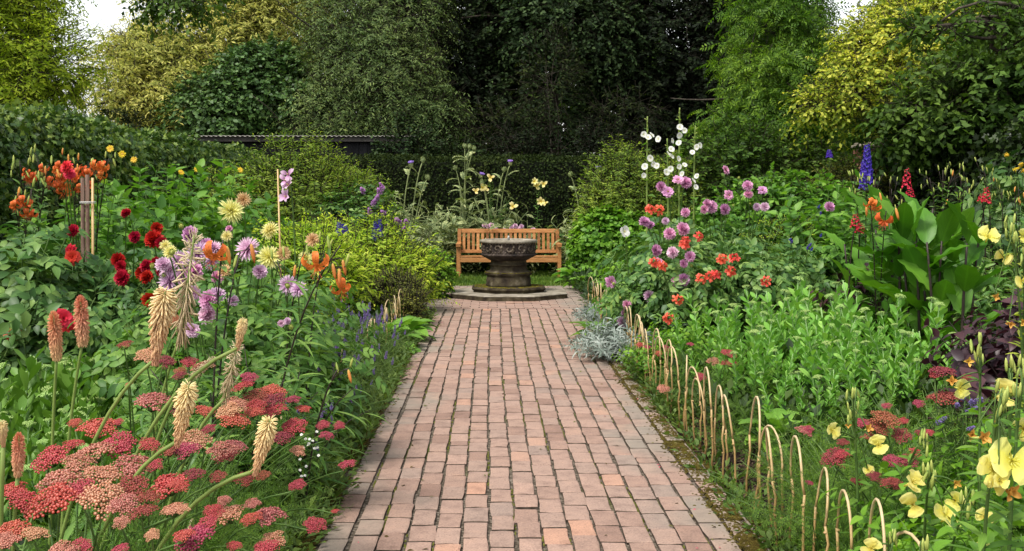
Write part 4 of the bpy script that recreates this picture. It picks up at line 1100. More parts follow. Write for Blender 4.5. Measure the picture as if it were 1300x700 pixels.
for i in range(4):
    for kind, t, lm, L, sp in (('broad', L_OBOV, 'sedum', .105, .038), ('pale', L_OBOV2, 'sedum_lt', .115, .0165)):
        mb = MB(); rs = np.random.default_rng(200 + i); pts = np.stack([rs.normal(0, .006, 8), rs.normal(0, .006, 8), np.linspace(0, .59, 8)], -1); pts[0, :2] = 0; pts[-1, :2] = 0
        mb.tube(pts, .0065, .004, 6, 1)
        leafy(mb, pts, t, sp, (lambda t: .085 + .03 * math.sin(PI * t)) if kind == 'broad' else (lambda t: .12 - .055 * t), (lambda t: .95 - .25 * t) if kind == 'broad' else (lambda t: .82 - .25 * t), 0, .1, .98 if kind == 'broad' else .9, rs, .14 if kind == 'broad' else .09, kind == 'broad')
        SED[kind].append(mb.mesh('sedum_stem', [G_[lm], G_['sedstem']]))

def poker_plant(label, px, Y, stalks, group, straps=True, s=1.0):
    """stalks: (base offset px, [head bottom px, py], [head top px, py], Y, key, bow)"""
    r = empty('poker_plant', label, 'flower plant', G(px, Y), group)
    if straps: add('leaves', random.choice(V['straps']), r, (0, 0, 0), Rz(random.uniform(0, 6)), s)
    for bx, b, t, yy, key, up in stalks:
        p0, p1 = P(b[0], b[1], yy), P(t[0], t[1], yy - .02)
        base = G(bx, yy + .05)
        mb = MB(); L0 = np.array(r.location); pts = rise(base - L0, p0 - L0, up, 12)
        pts[-1] = p0 - L0; mb.tube(pts, .0068, .0052, 6, 0)
        o = add('flower_stalk', mb.mesh('poker_stalk', [G_['ystem']]), r)
        ln = float(np.linalg.norm(p1 - p0))
        add('flower_head', random.choice(HD[key]), o, p0 - L0, zframe(p1 - p0, random.uniform(0, 6)), (ln * (.6 if key == 'poker_d' else .84),) * 2 + (ln,))
    return r

def bush(name, label, lobes, nsp, K, sl, ll, t, mat, seed, group=None, cat='shrub', stems=6, **kw):
    """lobes relative to a base on the ground given by the first entry (x, y)"""
    (bx_, by_), L = lobes
    root = empty(name, label, cat, (bx_, by_, 0), group)
    add('foliage', crown(L, nsp, K, sl, ll, t, seed, **kw).mesh(name + '_foliage', [mat, TWIGM]), root)
    if stems:
        mb = MB(); rs = np.random.default_rng(seed)
        for i in range(stems):
            l = L[i % len(L)]; tip = np.array(l[:3]) + rs.normal(0, .25, 3) * np.array(l[3:6])
            b = np.array([rs.normal(0, .06), rs.normal(0, .06), 0]); mb.tube(rise(b, tip, .6, 6), .014, .005, 5, 0)
        add('stems', mb.mesh(name + '_stems', [TWIGM]), root)
    return root
# ================= LEFT BED =================
GA = 'tall yellow daisies against the left ivy hedge'
def daisies(label, px, Y, s, fl):
    r = plant('daisy_plant', label, 'helian', px, Y, s, GA)
    for x, y in fl:
        p = P(x, y, Y - .3); o, _ = stalk(r, p, .85, .004); head(r, 'flower_head', 'daisy', p, facing(.3, .5), .036, o)
daisies('tall leafy daisy plant with two yellow flowers above it, in front of the ivy', 150, 9.8, 1.0, [(140, 189), (155, 196)])
daisies('tall leafy daisy plant with one drooping yellow bloom near the tiger lily stakes', 192, 10.6, 1.0, [(170, 203)])
daisies('tall leafy daisy plant with a single small yellow flower at its side', 232, 11.3, 1.0, [(230, 219)])
daisies('tall pale green daisy plant without open flowers beside the fine leaved bush', 275, 12.2, 1.05, [(250, 215)])
daisies('leafy daisy plant at the back, farthest from the path of its row', 118, 9.0, .93, [])
daisies('short broad daisy plant between the red dahlias and the fine bush', 305, 13.4, .95, [(305, 216)])
bush('fine_leaved_bush', 'large rounded bush of fine yellow green leaves before the back hedge', ((-2.75, 15.2), [(0, 0, 1.15, .95, .7, .95), (-.75, -.2, .95, .7, .6, .85), (.75, .1, 1.0, .6, .6, .8)]), 4200, 10, .26, .07, L_FARN, G_['finebush'], 301, up=.55, droop=.1, zmin=.05)
bush('fine_leaved_bush', 'smaller fine leaved bush standing left of the purple butterfly bush', ((-2.35, 17.0), [(0, 0, 1.0, .7, .6, 1.0)]), 1800, 9, .2, .055, L_FARN, G_['finebush'], 302, up=.5, zmin=.05)
# far tiger lilies and stakes
GL = 'tiger lilies by the wooden stakes'
def far_lily(label, px, Y, tips, group, no, nb, w=14, h=16, op='tiger', osz=.075, g=.75, sz=.065, **kw):
    st = []
    for k, (tx, ty) in enumerate(tips):
        fl = [(tx + random.uniform(-w, w), ty + random.uniform(2, h + 14), op, osz * random.uniform(.85, 1.1)) for _ in range(no)] + buds(tx, ty + 4, w, h, nb, g, sz)
        st.append((tx, ty, Y - .2 + random.uniform(-.2, .2), fl))
    return lily(label, px, Y, st, group, **kw)
far_lily('orange tiger lily in full bloom just left of the wooden stakes', 92, 8.3, [(75, 205), (90, 212), (100, 214)], GL, 8, 2, 14, 20, osz=.042, g=.4)
far_lily('budding tiger lily with few orange blooms close to the ivy hedge', 45, 8.0, [(25, 205), (48, 202), (62, 210)], GL, 2, 6, 15, 18, osz=.04)
far_lily('tiger lily of upright orange buds just right of the wooden stakes', 128, 8.5, [(125, 205), (138, 202)], GL, 2, 5, 9, 12, osz=.044, g=.5)
far_lily('leaning tiger lily with coral flowers half hidden behind big dahlia leaves', 22, 7.4, [(24, 245), (40, 240)], GL, 3, 3, 12, 20, osz=.04, g=.5)
M_STAKE = noise_mat('stake_wood', [(.06, .035, .027), (.13, .08, .06), (.24, .17, .13)], 6, .8, .4, .2, stretch=(8, 8, 1))
for k, (x, t, b, lab) in enumerate(((105, 226, 290, 'brown wooden stake, left one of the wired bundle among the tiger lilies'), (111, 222, 292, 'weathered wooden stake in the middle of the wired bundle among the tiger lilies'), (117.5, 226, 300, 'pale wooden stake, right one of the wired bundle among the tiger lilies'))):
    p0 = G(x + 1, 7.5); p1 = P(x, t, 7.45); mb = MB(); mb.tube(np.array([p0, (p0 + p1) / 2, p1]) - p0, .0155 if k < 2 else .011, .014 if k < 2 else .009, 7)
    o = add('wooden_stake', mb.mesh('wooden_stake', [M_STAKE if k < 2 else M_BAM])); o.location = p0; props(o, lab, 'stake', 'stakes among the tiger lilies')
mb = MB(); a = np.linspace(0, 2 * PI, 20); c = P(111.5, 258, 7.46)
for dz in (0, .008): mb.tube(np.stack([.055 * np.cos(a), .03 * np.sin(a), 0 * a + dz], -1), .003, .003, 4)
o = add('tie_wire', mb.mesh('tie_wire', noise_mat('wire', [(.4, .4, .38), (.6, .6, .57)], 5, .4, 0))); o.location = c; props(o, 'thin pale wire tied round the bundle of three wooden stakes', 'wire')
# red dahlias
GD = 'dahlias in the left bed'
dahlia('dark leaved dahlia with bold red blooms beside the left ivy hedge', 'dahlia', 92, 7.3, 1.02, [(92, 327, 'redloose', .06), (90, 319, 'redloose', .05), (93, 293, 'red', .045), (84, 212, 'redloose', .05), (88, 220, 'redloose', .045)], GD)
dahlia('dark leaved dahlia with crimson pompons, nearest the daisy plants', 'dahlia', 165, 7.6, 1.0, [(160, 271, 'red', .045), (171, 301, 'red', .045), (157, 352, 'red', .055), (153, 338, 'red', .045), (150, 330, 'red', .05)], GD)
dahlia('dark leaved dahlia with crimson pompons crowded beside the lemon cactus blooms', 'dahlia', 212, 7.4, 1.0, [(195, 304, 'red', .06), (199, 290, 'red', .05), (205, 309, 'red', .045), (186, 338, 'red', .045), (198, 333, 'red', .045), (180, 347, 'red', .045), (205, 345, 'red', .04)], GD)
dahlia('big leaved dahlia without open flowers at the foot of the ivy hedge', 'dahlia', 18, 6.9, (1.15, 1.15, 1.2), [], GD)
dahlia('dark leaved dahlia with two bright red blooms behind the broad sedums', 'dahlia', 55, 6.7, .85, [(80, 405, 'redloose', .065), (86, 411, 'redloose', .05), (17, 424, 'redloose', .055)], GD)
dahlia('low dark leaved dahlia with half hidden red blooms behind the sedum flower heads', 'dahlia', 130, 6.9, .85, [(190, 381, 'red', .06), (202, 376, 'red', .055), (186, 352, 'red', .055), (155, 353, 'red', .06)], GD)
dahlia('flowerless dark dahlia mound between two red flowered ones', 'dahlia', 130, 7.9, .95, [], GD)
# pink and yellow dahlias
dahlia('pale leaved dahlia with large lemon and peach cactus flowers on tall stems', 'dahlia_lt', 300, 7.4, 1.12, [(293, 268, 'lemon', .082), (309, 254, 'peach', .06), (291, 291, 'pinkball', .025)], GD)
dahlia('pale leaved dahlia with spiky lemon flowers beside the gladiolus cane', 'dahlia_lt', 350, 7.0, 1.0, [(343, 293, 'lemon', .07), (341, 327, 'lemon', .075), (397, 305, 'peach', .05), (388, 328, 'lemon', .045), (360, 322, 'peach', .045)], GD)
dahlia('dahlia with lilac pink flowers just left of the tall spent poker', 'dahlia_lt', 225, 5.8, .95, [(241, 297, 'pinkball', .05), (228, 331, 'pinkcactus', .05), (232, 352, 'palepink', .05), (207, 336, 'palepink', .045), (246, 345, 'pinkball', .05), (215, 343, 'pinkcactus', .06), (216, 358, 'pinkcactus', .06), (252, 322, 'pinkcactus', .065), (265, 381, 'pinkball', .05), (275, 376, 'palepink', .045), (263, 400, 'palepink', .05), (240, 418, 'palepink', .04), (245, 372, 'palepink', .04)], GD)
dahlia('dahlia with magenta cactus flowers behind the leaning tiger lily stem', 'dahlia_lt', 315, 6.3, .92, [(315, 317, 'pinkcactus', .066), (285, 345, 'peach', .05), (288, 300, 'lemon', .03), (276, 352, 'pinkball', .045), (330, 345, 'palepink', .045), (272, 317, 'pinkcactus', .06), (270, 333, 'pinkcactus', .055), (296, 382, 'palepink', .035), (262, 312, 'pinkball', .05)], GD)
dahlia('dahlia with two lilac blooms nearest the purple salvias', 'dahlia_lt', 372, 5.9, .85, [(366, 362, 'pinkcactus', .052), (379, 368, 'pinkcactus', .045), (365, 408, 'palepink', .022), (357, 411, 'palepink', .02)], GD)
dahlia('low pale flowered dahlia tucked behind the pokers and sedum', 'dahlia_lt', 250, 5.2, .7, [(216, 320, 'lemon', .03), (210, 312, 'lemon', .03), (245, 420, 'palepink', .04)], GD)
# near tiger lilies
GN = 'tiger lilies leaning over the salvias'
lily('tiger lily leaning towards the path with dark stem and hanging orange flowers', 318, 4.9, [(432, 312, 4.65, [(401, 335, 'tiger', .052), (433, 366, 'tiger', .042), (431, 352, 'budo', .075), (437, 340, 'budo', .07), (424, 345, 'budo', .07), (441, 330, 'budg', .06), (417, 308, 'budg', .06)])], GN, leafL=.2)
lily('upright tiger lily with a dark stem, orange bloom at its tip, left of the salvias', 268, 4.6, [(283, 305, 4.5, [(273, 322, 'tiger', .05), (290, 325, 'budo', .08), (262, 318, 'budo', .06)]), (305, 320, 4.6, [(321, 322, 'budo', .085), (299, 332, 'budg', .06)])], GN, leafL=.15)
lily('short tiger lily with green buds between the dahlias and the chartreuse bush', 368, 5.6, [(385, 322, 5.5, [(374, 345, 'budo', .07), (390, 318, 'budg', .06), (398, 325, 'budg', .06)]), (352, 330, 5.6, [(345, 322, 'budg', .06), (360, 320, 'budg', .06)]), (412, 318, 5.7, [(420, 310, 'budg', .06), (406, 300, 'budg', .05)])], GN, leafL=.14)
lily('low tiger lily stem of pale buds among the near salvias', 392, 4.9, [(428, 470, 4.7, [(428, 467, 'budg', .05), (444, 478, 'budo', .06), (446, 461, 'budg', .045)])], GN, leafL=.08)
plant('lily_foliage', 'dense clump of narrow lily leaves behind the leaning tiger lily', 'lilybig', 340, 5.0, (1.1, 1.1, .82), cat='foliage plant')
plant('lily_foliage', 'narrow leaved clump without flowers beside the pink cactus dahlia', 'lilybig', 285, 4.8, (1.1, 1.1, .8), cat='foliage plant')
# gladiolus with cane
gl = empty('gladiolus', 'pale pink gladiolus tied to a cane in front of the fine leaved bush', 'flower plant', G(362, 8.0)); p = P(366, 218, 7.95)
o, pts = stalk(gl, p, .9, .006)
for x, y in ((366, 222), (363, 230), (367, 236), (364, 250)): head(gl, 'flower_head', 'glad', P(x, y, 7.93), facing(0, .6), .05, o)
o = add('bamboo_cane', (lambda mb: (mb.tube([(0, 0, 0), (.005, 0, .8), (-.02, 0, 1.66)], .0085, .007, 6), mb.mesh('bamboo_cane', [M_BAM]))[1])(MB())); o.location = G(356, 8.0); props(o, 'upright bamboo cane holding the pale pink gladiolus', 'cane')
# pokers
GP = 'red hot pokers in the left bed'
poker_plant('poker plant with two fresh orange heads on upright stalks behind the yarrow', 70, 3.85, [(62, (72, 452), (68, 398), 3.8, 'poker_o', .65), (74, (105, 434), (102, 378), 3.8, 'poker_o', .65)], GP, s=.8)
poker_plant('poker plant with long arching stalks and pale cream heads among the yarrow', 20, 3.0, [(40, (197, 456), (210, 368), 3.0, 'poker_y', .8), (60, (226, 560), (240, 488), 2.7, 'poker_y', .85), (120, (325, 598), (343, 532), 2.75, 'poker_y', .9), (90, (302, 442), (309, 406), 3.1, 'poker_y', .85)], GP)
poker_plant('spent poker with tall dried brown heads among the pink dahlias', 160, 3.7, [(170, (230, 425), (247, 296), 3.65, 'poker_d', .7), (150, (240, 482), (272, 455), 3.2, 'poker_d', .8), (180, (286, 506), (303, 432), 3.3, 'poker_d', .8)], GP, straps=False)
poker_plant('poker plant with a small amber head and a plump cream head over the sedums', 10, 2.6, [(5, (23, 600), (24, 552), 2.6, 'poker_o', .6), (-5, (4, 568), (3, 536), 2.45, 'poker_y', .6)], GP, s=.8)
# sedums
GS = 'broad leaved sedums in the left bed'
for lab, px, Y, n, h in (('fleshy broad leaved sedum at the outer left, under the lone red dahlia', 8, 5.3, 20, .66), ('fleshy sedum with green flower heads below the two orange pokers', 75, 5.5, 20, .64), ('fleshy sedum with pale heads between the orange and the cream pokers', 135, 5.6, 20, .62), ('short fleshy sedum in front, closest to the yarrow heads', 45, 4.6, 20, .52), ('fleshy sedum clump behind the arching poker stalks', 178, 5.3, 16, .58), ('low fleshy sedum under the poker stalks next to the yarrow', 115, 4.6, 20, .54)):
    sedum(lab, px, Y, n, h, .42, 'broad', GS, .85)
# yarrow
GY = 'red yarrow in the left foreground'
YH = [(125, 539, 22), (95, 535, 8), (149, 535, 7), (94, 561, 12), (62, 578, 21), (118, 568, 23, 'p'), (152, 561, 20), (100, 584, 19, 'p'), (131, 597, 22, 'p'), (170, 587, 23, 'p'), (195, 588, 11), (190, 562, 12), (213, 569, 13, 'd'), (77, 609, 25, 'p'), (103, 620, 19), (62, 631, 29), (13, 618, 18), (27, 630, 18), (131, 628, 27, 'p'), (156, 637, 18, 'p'), (167, 615, 20, 'd'), (213, 610, 24), (180, 646, 16, 'd'), (188, 629, 15, 'd'), (219, 643, 15, 'p'), (154, 661, 10, 'p'), (15, 669, 21), (5, 683, 17, 'p'), (44, 674, 15, 'p'), (232, 676, 14), (193, 677, 9, 'p'), (77, 697, 16, 'p'), (103, 692, 14), (152, 695, 11),
      (297, 530, 17), (320, 522, 11), (264, 543, 9), (246, 556, 19, 'p'), (235, 569, 16), (282, 569, 18, 'p'), (298, 564, 15, 'p'), (288, 577, 14, 'd'), (372, 539, 15), (356, 553, 14, 'd'), (378, 570, 9, 'p'), (410, 538, 8), (415, 551, 9), (431, 539, 7), (441, 587, 11), (246, 600, 12, 'd'), (276, 603, 11, 'd'), (312, 605, 13, 'd'), (334, 602, 9, 'd'), (377, 614, 10), (226, 614, 12), (284, 634, 9, 'p'), (289, 649, 19, 'p'), (272, 647, 12), (320, 637, 10, 'p'), (341, 650, 19, 'p'), (318, 656, 13), (262, 663, 14), (243, 680, 25), (346, 682, 15, 'p'), (298, 691, 9), (336, 695, 16), (400, 664, 13), (425, 648, 5), (229, 644, 10, 'p'),
      (316, 477, 11), (307, 488, 13), (346, 496, 15), (344, 506, 18, 'd'), (322, 501, 15, 'd'), (300, 509, 14, 'p'), (288, 518, 14, 'p'), (347, 518, 15), (324, 515, 14), (385, 517, 9), (256, 462, 13, 'p'), (227, 475, 9, 'd'), (158, 435, 10, 'd'), (223, 404, 9, 'd'), (185, 448, 12, 'p'), (211, 457, 11, 'd'), (228, 470, 8, 'd'), (194, 505, 21, 'p'), (163, 487, 5), (240, 458, 10), (260, 518, 12), (228, 520, 10, 'd'), (372, 505, 9)]
YP = [('nearest red yarrow with broad flat heads at the lower left corner', 30, 2.55), ('red yarrow with crowded coral heads around the small amber poker', 100, 2.75), ('red and salmon yarrow in the middle of the foreground drift', 165, 2.85), ('red yarrow under the drooping cream poker', 120, 3.15), ('salmon headed yarrow beside the leaning cream poker near the path', 180, 3.4), ('red yarrow flopping over the path edge, closest to the bricks', 224, 3.95), ('straggly yarrow with a few bright red heads over the path bricks', 278, 4.5), ('brownish red yarrow in the gap between sedums and pokers', 195, 4.0)]
heads = [[] for _ in YP]
for t in YH:
    x, y, r = t[:3]; k = t[3] if len(t) > 3 else 'r'
    Y = 2.1 + (700 - y) * .0062 + max(0, x - 230) * .006
    i = 7 if (y < 510 and 150 < x < 270) else int(np.argmin([abs(q - x) for q in (30, 100, 165, 232, 288, 350, 408)]))
    heads[i].append((x, y, Y, min(.075, 1.3 * r * Y / F), {'r': 'yarrow', 'p': 'yarrow_pk', 'd': 'yarrow_dk'}[k]))
for (lab, px, Y), hh in zip(YP, heads): yarrow_plant(lab, px, Y, hh, GY, (.8, .8, .8))
# salvias
GSV = 'purple salvias along the left path edge'
def salvia(label, px, Y, s, n, key='violet', kit='salvia', hh=.52, L=.052, rad=.4):
    r = plant('salvia_plant', label, kit, px, Y, s, GSV)
    for i in range(n):
        a = i * 2.4; rr = rad * math.sqrt((i + .5) / n) * s; z = hh * s * (1 - .35 * (rr / rad) ** 2) * random.uniform(.85, 1.12)
        d = np.array([math.cos(a) * rr * .5, math.sin(a) * rr * .5 - .05, 1])
        add('flower_spike', random.choice(HD[key]), r, (math.cos(a) * rr, math.sin(a) * rr, z), zframe(d, random.uniform(0, 6)), L * random.uniform(.7, 1.3))
salvia('purple salvia nearest the front, spilling onto the path edge', 378, 5.9, .95, 34)
salvia('purple salvia with dense spikes in the middle of the edging row', 415, 7.0, 1.1, 46)
salvia('purple salvia with leaning spikes behind the nearer lily leaves', 385, 6.6, 1.15, 42)
salvia('purple salvia of upright spikes beside the cluster of hoops', 448, 8.3, 1.1, 42)
salvia('dark stemmed salvia farthest along the row, before the chartreuse bush', 425, 8.9, 1.15, 34)
salvia('small salvia between the hoops and the broad leaved edging plant', 470, 9.4, .85, 20)
salvia('low flowering salvia touching the front hoop of the left edge', 350, 5.2, .85, 20)
plant('low_herb', 'low green herb with tiny leaves at the path edge before the salvias', 'salvia', 355, 5.0, (.7, .7, .5), cat='foliage plant')
plant('low_herb', 'dark green tufted herb spilling over the left bricks under the salvias', 'salvia', 434, 6.9, (.6, .6, .5), cat='foliage plant')
plant('low_herb', 'green tufted herb between the last salvia and the broad leaves', 'salvia', 464, 8.2, (.65, .65, .6), cat='foliage plant')
wd = plant('white_daisy_plant', 'low green plant dotted with tiny white flowers at the left path edge', 'salvia', 335, 4.6, (.7, .7, .5), cat='flower plant')
for i in range(16):
    p = P(random.uniform(378, 405), random.uniform(545, 605), 4.25 + random.uniform(-.1, .1)); o, _ = stalk(wd, p, .8, .0015); head(wd, 'flower_head', 'whitebud', p, facing(1, .4), .0065, o)
plant('feathery_herb', 'feathery green foliage beneath the path side yarrow', 'feather', 260, 4.2, (.7, .7, .55), cat='foliage plant', part='leaves')
plant('feathery_herb', 'feathery pale foliage spilling on the path at the front left corner', 'feather', 262, 3.75, (.45, .45, .35), cat='foliage plant', part='leaves')
# edging and shrubs further along the path
plant('broad_leaved_edging_plant', 'broad leaved green plant drooping onto the left path edge', 'hosta', 512, 10.9, .95, cat='foliage plant')
plant('broad_leaved_edging_plant', 'broad leaved clump half behind the left hoops', 'hosta', 490, 10.2, 1.1, cat='foliage plant')
bush('chartreuse_bush', 'feathery chartreuse bush beside the path near the fountain', ((-1.5, 13.6), [(0, 0, .5, .6, .5, .5), (-.5, -.2, .5, .5, .5, .5), (.32, .1, .32, .3, .4, .32)]), 1500, 14, .46, .075, L_FARN, G_['char'], 303, up=.9, droop=.3, zmin=.02)
bush('chartreuse_bush', 'yellow green bush behind the salvias, left of the feathery one', ((-2.0, 11.6), [(0, 0, .55, .55, .5, .55)]), 1000, 12, .3, .08, L_FARN, G_['char'], 304, up=.6, zmin=.02)
bush('low_green_bush', 'low round light green bush at the corner of the paved circle', ((-1.02, 15.6), [(0, 0, .32, .42, .42, .36)]), 900, 9, .12, .06, L_FAR, G_['bright'], 305, zmin=.02)
bush('twiggy_bush', 'twiggy olive brown bush at the path corner next to the hoops', ((-1.08, 12.3), [(0, 0, .28, .3, .35, .32), (.12, -.3, .2, .2, .2, .2)]), 900, 8, .16, .035, L_FARN, G_['olivebush'], 306, up=.8, zmin=.02)
bb = bush('butterfly_bush', 'butterfly bush with mauve flower clusters before the silver thistles', ((-1.85, 14.6), [(0, 0, .95, .55, .45, .6), (.1, 0, .5, .45, .4, .5)]), 1500, 7, .2, .085, L_FAR, G_['dahlia'], 307, zmin=.05)
for x, y in ((474, 259), (470, 271), (488, 272), (503, 280), (507, 283), (515, 283), (513, 292), (461, 243), (482, 246), (486, 240), (478, 253), (492, 291)):
    add('flower_head', random.choice(HD['mauve']), bb, P(x, y, 14.1) - np.array(bb.location), zframe(facing(.6)), .09)
def delphinium(label, px, Y, spikes, group='delphiniums'):
    r = plant('delphinium', label, 'narrow', px, Y, .7, group)
    for x, b, t in spikes:
        p = P(x, b, Y - .1); o, _ = stalk(r, p, .9, .005); q = P(x, t, Y - .1); ln = q[2] - p[2]
        add('flower_spike', random.choice(HD['delph']), o, p - np.array(r.location), zframe((random.uniform(-.05, .05), -.02, 1)), (max(ln, .3) * 1.0,) * 2 + (ln,))
delphinium('dark blue delphinium spike in front of the butterfly bush', 480, 13.6, [(476, 305, 281), (483, 300, 278)])
delphinium('dark blue delphinium clump left of the butterfly bush, low among leaves', 436, 12.0, [(431, 298, 282), (437, 296, 284)])
# cardoons by the bench
GC = 'silver thistles behind the bench'
def cardoon(label, px, Y, s, fl, bd=()):
    s = (s * .95, s * .95, s)
    r = plant('silver_thistle', label, 'cardoon', px, Y, s, GC)
    for (x, y), key in [(f, 'thistle') for f in fl] + [(f, 'thistlebud') for f in bd]:
        p = P(x, y, Y - .2); o, _ = stalk(r, p, .8, .011, G_['cardoon'], leaf=lambda mb, q: leafy(mb, q, L_CARDOON, .2, .3, .9, 0, .4, .9))
        o.data.materials[0] = G_['cardoon']; head(r, 'flower_head', key, p, np.array([random.uniform(-.3, .3), -.3, 1]), .075, o)
cardoon('silver thistle with one violet flower, the one nearest the butterfly bush', 515, 18.0, .92, [(522, 210)], [(537, 204), (543, 226)])
cardoon('tallest silver thistle with grey buds standing above the back hedge', 585, 20.7, .95, [], [(590, 186), (596, 187), (602, 189), (578, 214)])
cardoon('silver thistle with violet tufts behind the left end of the bench', 628, 20.6, .95, [(611, 224), (648, 208)], [(640, 216), (612, 232)])
cardoon('low silver thistle leaves between the butterfly bush and the bench', 535, 18.6, .62, [])
cardoon('broad silver thistle mound left of the bench end, in front of the hedge', 560, 20.4, .85, [])
cardoon('silver thistle leaves rising behind the butterfly bush', 495, 18.9, .95, [])
cardoon('silver thistle leaves behind the middle of the bench', 672, 20.8, .62, [])
cardoon('silver thistle with a violet flower right of the bench', 738, 19.8, .8, [(760, 216)], [(724, 222)])
lily('pale yellow lily clump left of the thistle flowers behind the bench', 622, 20.4, [(622, 222, 20.3, [(623, 226, 'flax', .08), (612, 238, 'flax', .08), (604, 243, 'flax', .07), (617, 240, 'flax', .07)]), (650, 250, 20.3, [(651, 263, 'flax', .09)])], 'yellow lilies behind the bench', dark=False)
lily('pale yellow lily with upright blooms behind the bench middle', 688, 20.6, [(684, 228, 20.5, [(681, 236, 'flax', .08), (690, 234, 'flax', .075), (678, 231, 'flax', .07), (687, 256, 'flax', .08), (692, 258, 'flax', .06)])], 'yellow lilies behind the bench', dark=False)
pk = plant('pink_flower_plant', 'leafy plant with small pink blooms peeping over the bench back', 'leafy_dk', 640, 20.35, (1.0, .5, .75))
for x, y in ((615, 286), (620, 288), (624, 286), (629, 291), (650, 290), (654, 287), (657, 291), (662, 288), (640, 293), (677, 292)):
    p = P(x, y, 20.2); o, _ = stalk(pk, p, .8, .003); head(pk, 'flower_head', 'palepink', p, facing(.4), .05, o)
for lab, px, Y, s in (('dark leafy perennial filling the gap behind the bench, left side', 600, 21.0, 1.0), ('dark leafy perennial behind the bench, right side', 700, 21.0, .95), ('dark leafy perennial under the left thistles', 520, 19.3, .9), ('dark leafy perennial at the foot of the back hedge, far left', 480, 17.5, 1.05)):
    plant('leafy_perennial', lab, 'leafy_dk', px, Y, (1.2 * s, 1.0, s), 'dark leafy perennials before the back hedge', cat='foliage plant')

# ================= RIGHT BED =================
bush('bright_leafy_bush', 'bright green broad leaved bush just right of the bench', ((2.05, 19.1), [(0, 0, .62, .6, .5, .62), (.5, -.3, .5, .45, .4, .5)]), 2200, 8, .2, .1, L_FARR, G_['bright'], 311, zmin=.03)
bush('tall_fine_bush', 'tall fine leaved bush behind the hollyhocks, catching yellow light', ((2.35, 19.6), [(0, 0, 1.35, .7, .6, 1.0), (.75, 0, 1.2, .6, .5, .95), (-.35, -.1, .9, .5, .5, .7)]), 3000, 10, .3, .075, L_FARN, G_['finebush'], 312, up=.7, zmin=.05)
plant('broad_leaved_edging_plant', 'low clump of shiny broad leaves at the right foot of the bench', 'hosta', 733, 18.2, 1.15, cat='foliage plant')
plant('broad_leaved_edging_plant', 'low broad leaves under the bright bush by the paving corner', 'hosta', 748, 16.9, 1.1, cat='foliage plant')
# silver plant
plant('silver_leaf_plant', 'mound of silver white leaves spilling over the right path edge', 'silver', 786, 9.6, (1.1, 1.1, 1.0), cat='foliage plant')
plant('silver_leaf_plant', 'smaller grey leaved mound farther along the right path edge', 'silver', 775, 12.2, (1.0, 1.0, .9), cat='foliage plant', i=1)
plant('variegated_plant', 'pale green edging plant with cream leaves between hoops and silver mound', 'hosta', 765, 10.9, (1.0, 1.0, .8), cat='foliage plant')
# hollyhocks
hl = plant('hollyhock', 'tall white hollyhock group with several flower spikes behind the pink dahlias', 'dahlia_lt', 852, 13.4, (1.0, .8, .9))
def holly_st(tip, fls, nb):
    p = P(tip[0], tip[1], 13.2); o, pts = stalk(hl, p, .95, .011, Y_, base=G(tip[0] + random.uniform(-3, 3), 13.3), leaf=lambda mb, q: leafy(mb, q, L_OVATE_W, .09, lambda t: .2 - .13 * t, 1.2, 0, .2, .97))
    O = np.array(hl.location)
    for x, y in fls: add('flower_head', random.choice(HD['holly']), o, P(x, y, 13.08) - O, zframe(facing(.1, .9)), random.uniform(.03, .042))
    for k in range(nb):
        q, _ = along(pts, np.array([plen(pts) * (.86 + .14 * k / nb)])); d = np.array([random.uniform(-1, 1), -.5, .5])
        add('bud', HD['budg'][0], o, q[0], zframe(d), .05)
holly_st((822, 148), [(817, 171), (823, 175), (827, 172), (836, 177), (826, 201), (829, 209), (819, 212), (834, 211), (817, 223)], 7)
holly_st((863, 137), [(863, 162), (869, 166), (862, 172), (862, 182), (853, 179), (861, 202), (869, 210), (862, 212), (851, 215), (866, 221)], 8)
holly_st((883, 160), [(885, 187), (879, 194), (888, 185), (885, 224), (880, 230), (883, 238)], 6)
holly_st((847, 176), [(852, 190), (848, 196), (852, 199), (846, 219)], 3)
# pink dahlias
GR = 'pink dahlias in the right bed'
pb, pp, an = 'pinkball', 'palepink', 'pinkanem'
dahlia('pink dahlia at the front of its group, next to the silver mound', 'dahlia_lt', 812, 10.0, .8, [(775, 358, an, .07), (824, 376, pp, .06), (790, 409, pp, .065), (796, 387, pb, .05), (793, 397, pb, .04), (792, 294, 'holly', .055)], GR)
dahlia('tall pink dahlia with blooms at the foot of the hollyhocks', 'dahlia', 850, 10.6, 1.15, [(839, 237, pb, .062), (848, 244, an, .066), (861, 229, an, .062), (870, 232, pb, .066), (870, 270, pb, .055), (818, 282, pb, .055), (826, 286, pb, .05), (845, 281, pp, .04)], GR)
dahlia('pink dahlia with low blooms in the middle of the group', 'dahlia', 858, 9.8, .95, [(867, 291, pb, .06), (850, 297, pb, .055), (833, 318, pb, .055), (837, 333, an, .055), (854, 321, pp, .055), (876, 326, pb, .055), (868, 335, pb, .045), (868, 355, pb, .058), (859, 357, pb, .052)], GR)
dahlia('pink dahlia with open blooms rising right of the hollyhocks', 'dahlia', 905, 11.0, 1.1, [(894, 266, pb, .055), (898, 259, pb, .06), (903, 263, pb, .06), (920, 266, pb, .06), (925, 248, an, .06), (921, 216, an, .062)], GR)
dahlia('pink dahlia outermost on the right of its group', 'dahlia', 955, 11.3, 1.1, [(949, 236, pb, .06), (950, 247, pb, .062), (968, 242, an, .065), (961, 263, pp, .045), (971, 263, pp, .045), (1053, 263, pb, .055)], GR)
dahlia('flowerless dark dahlia mound behind the pale sedums', 'dahlia', 955, 10.0, .95, [], GR)
dahlia('dark dahlia foliage between the coral flowers and the canna', 'dahlia', 1005, 10.3, .9, [], GR)
GCo = 'coral red flowers among the pink dahlias'
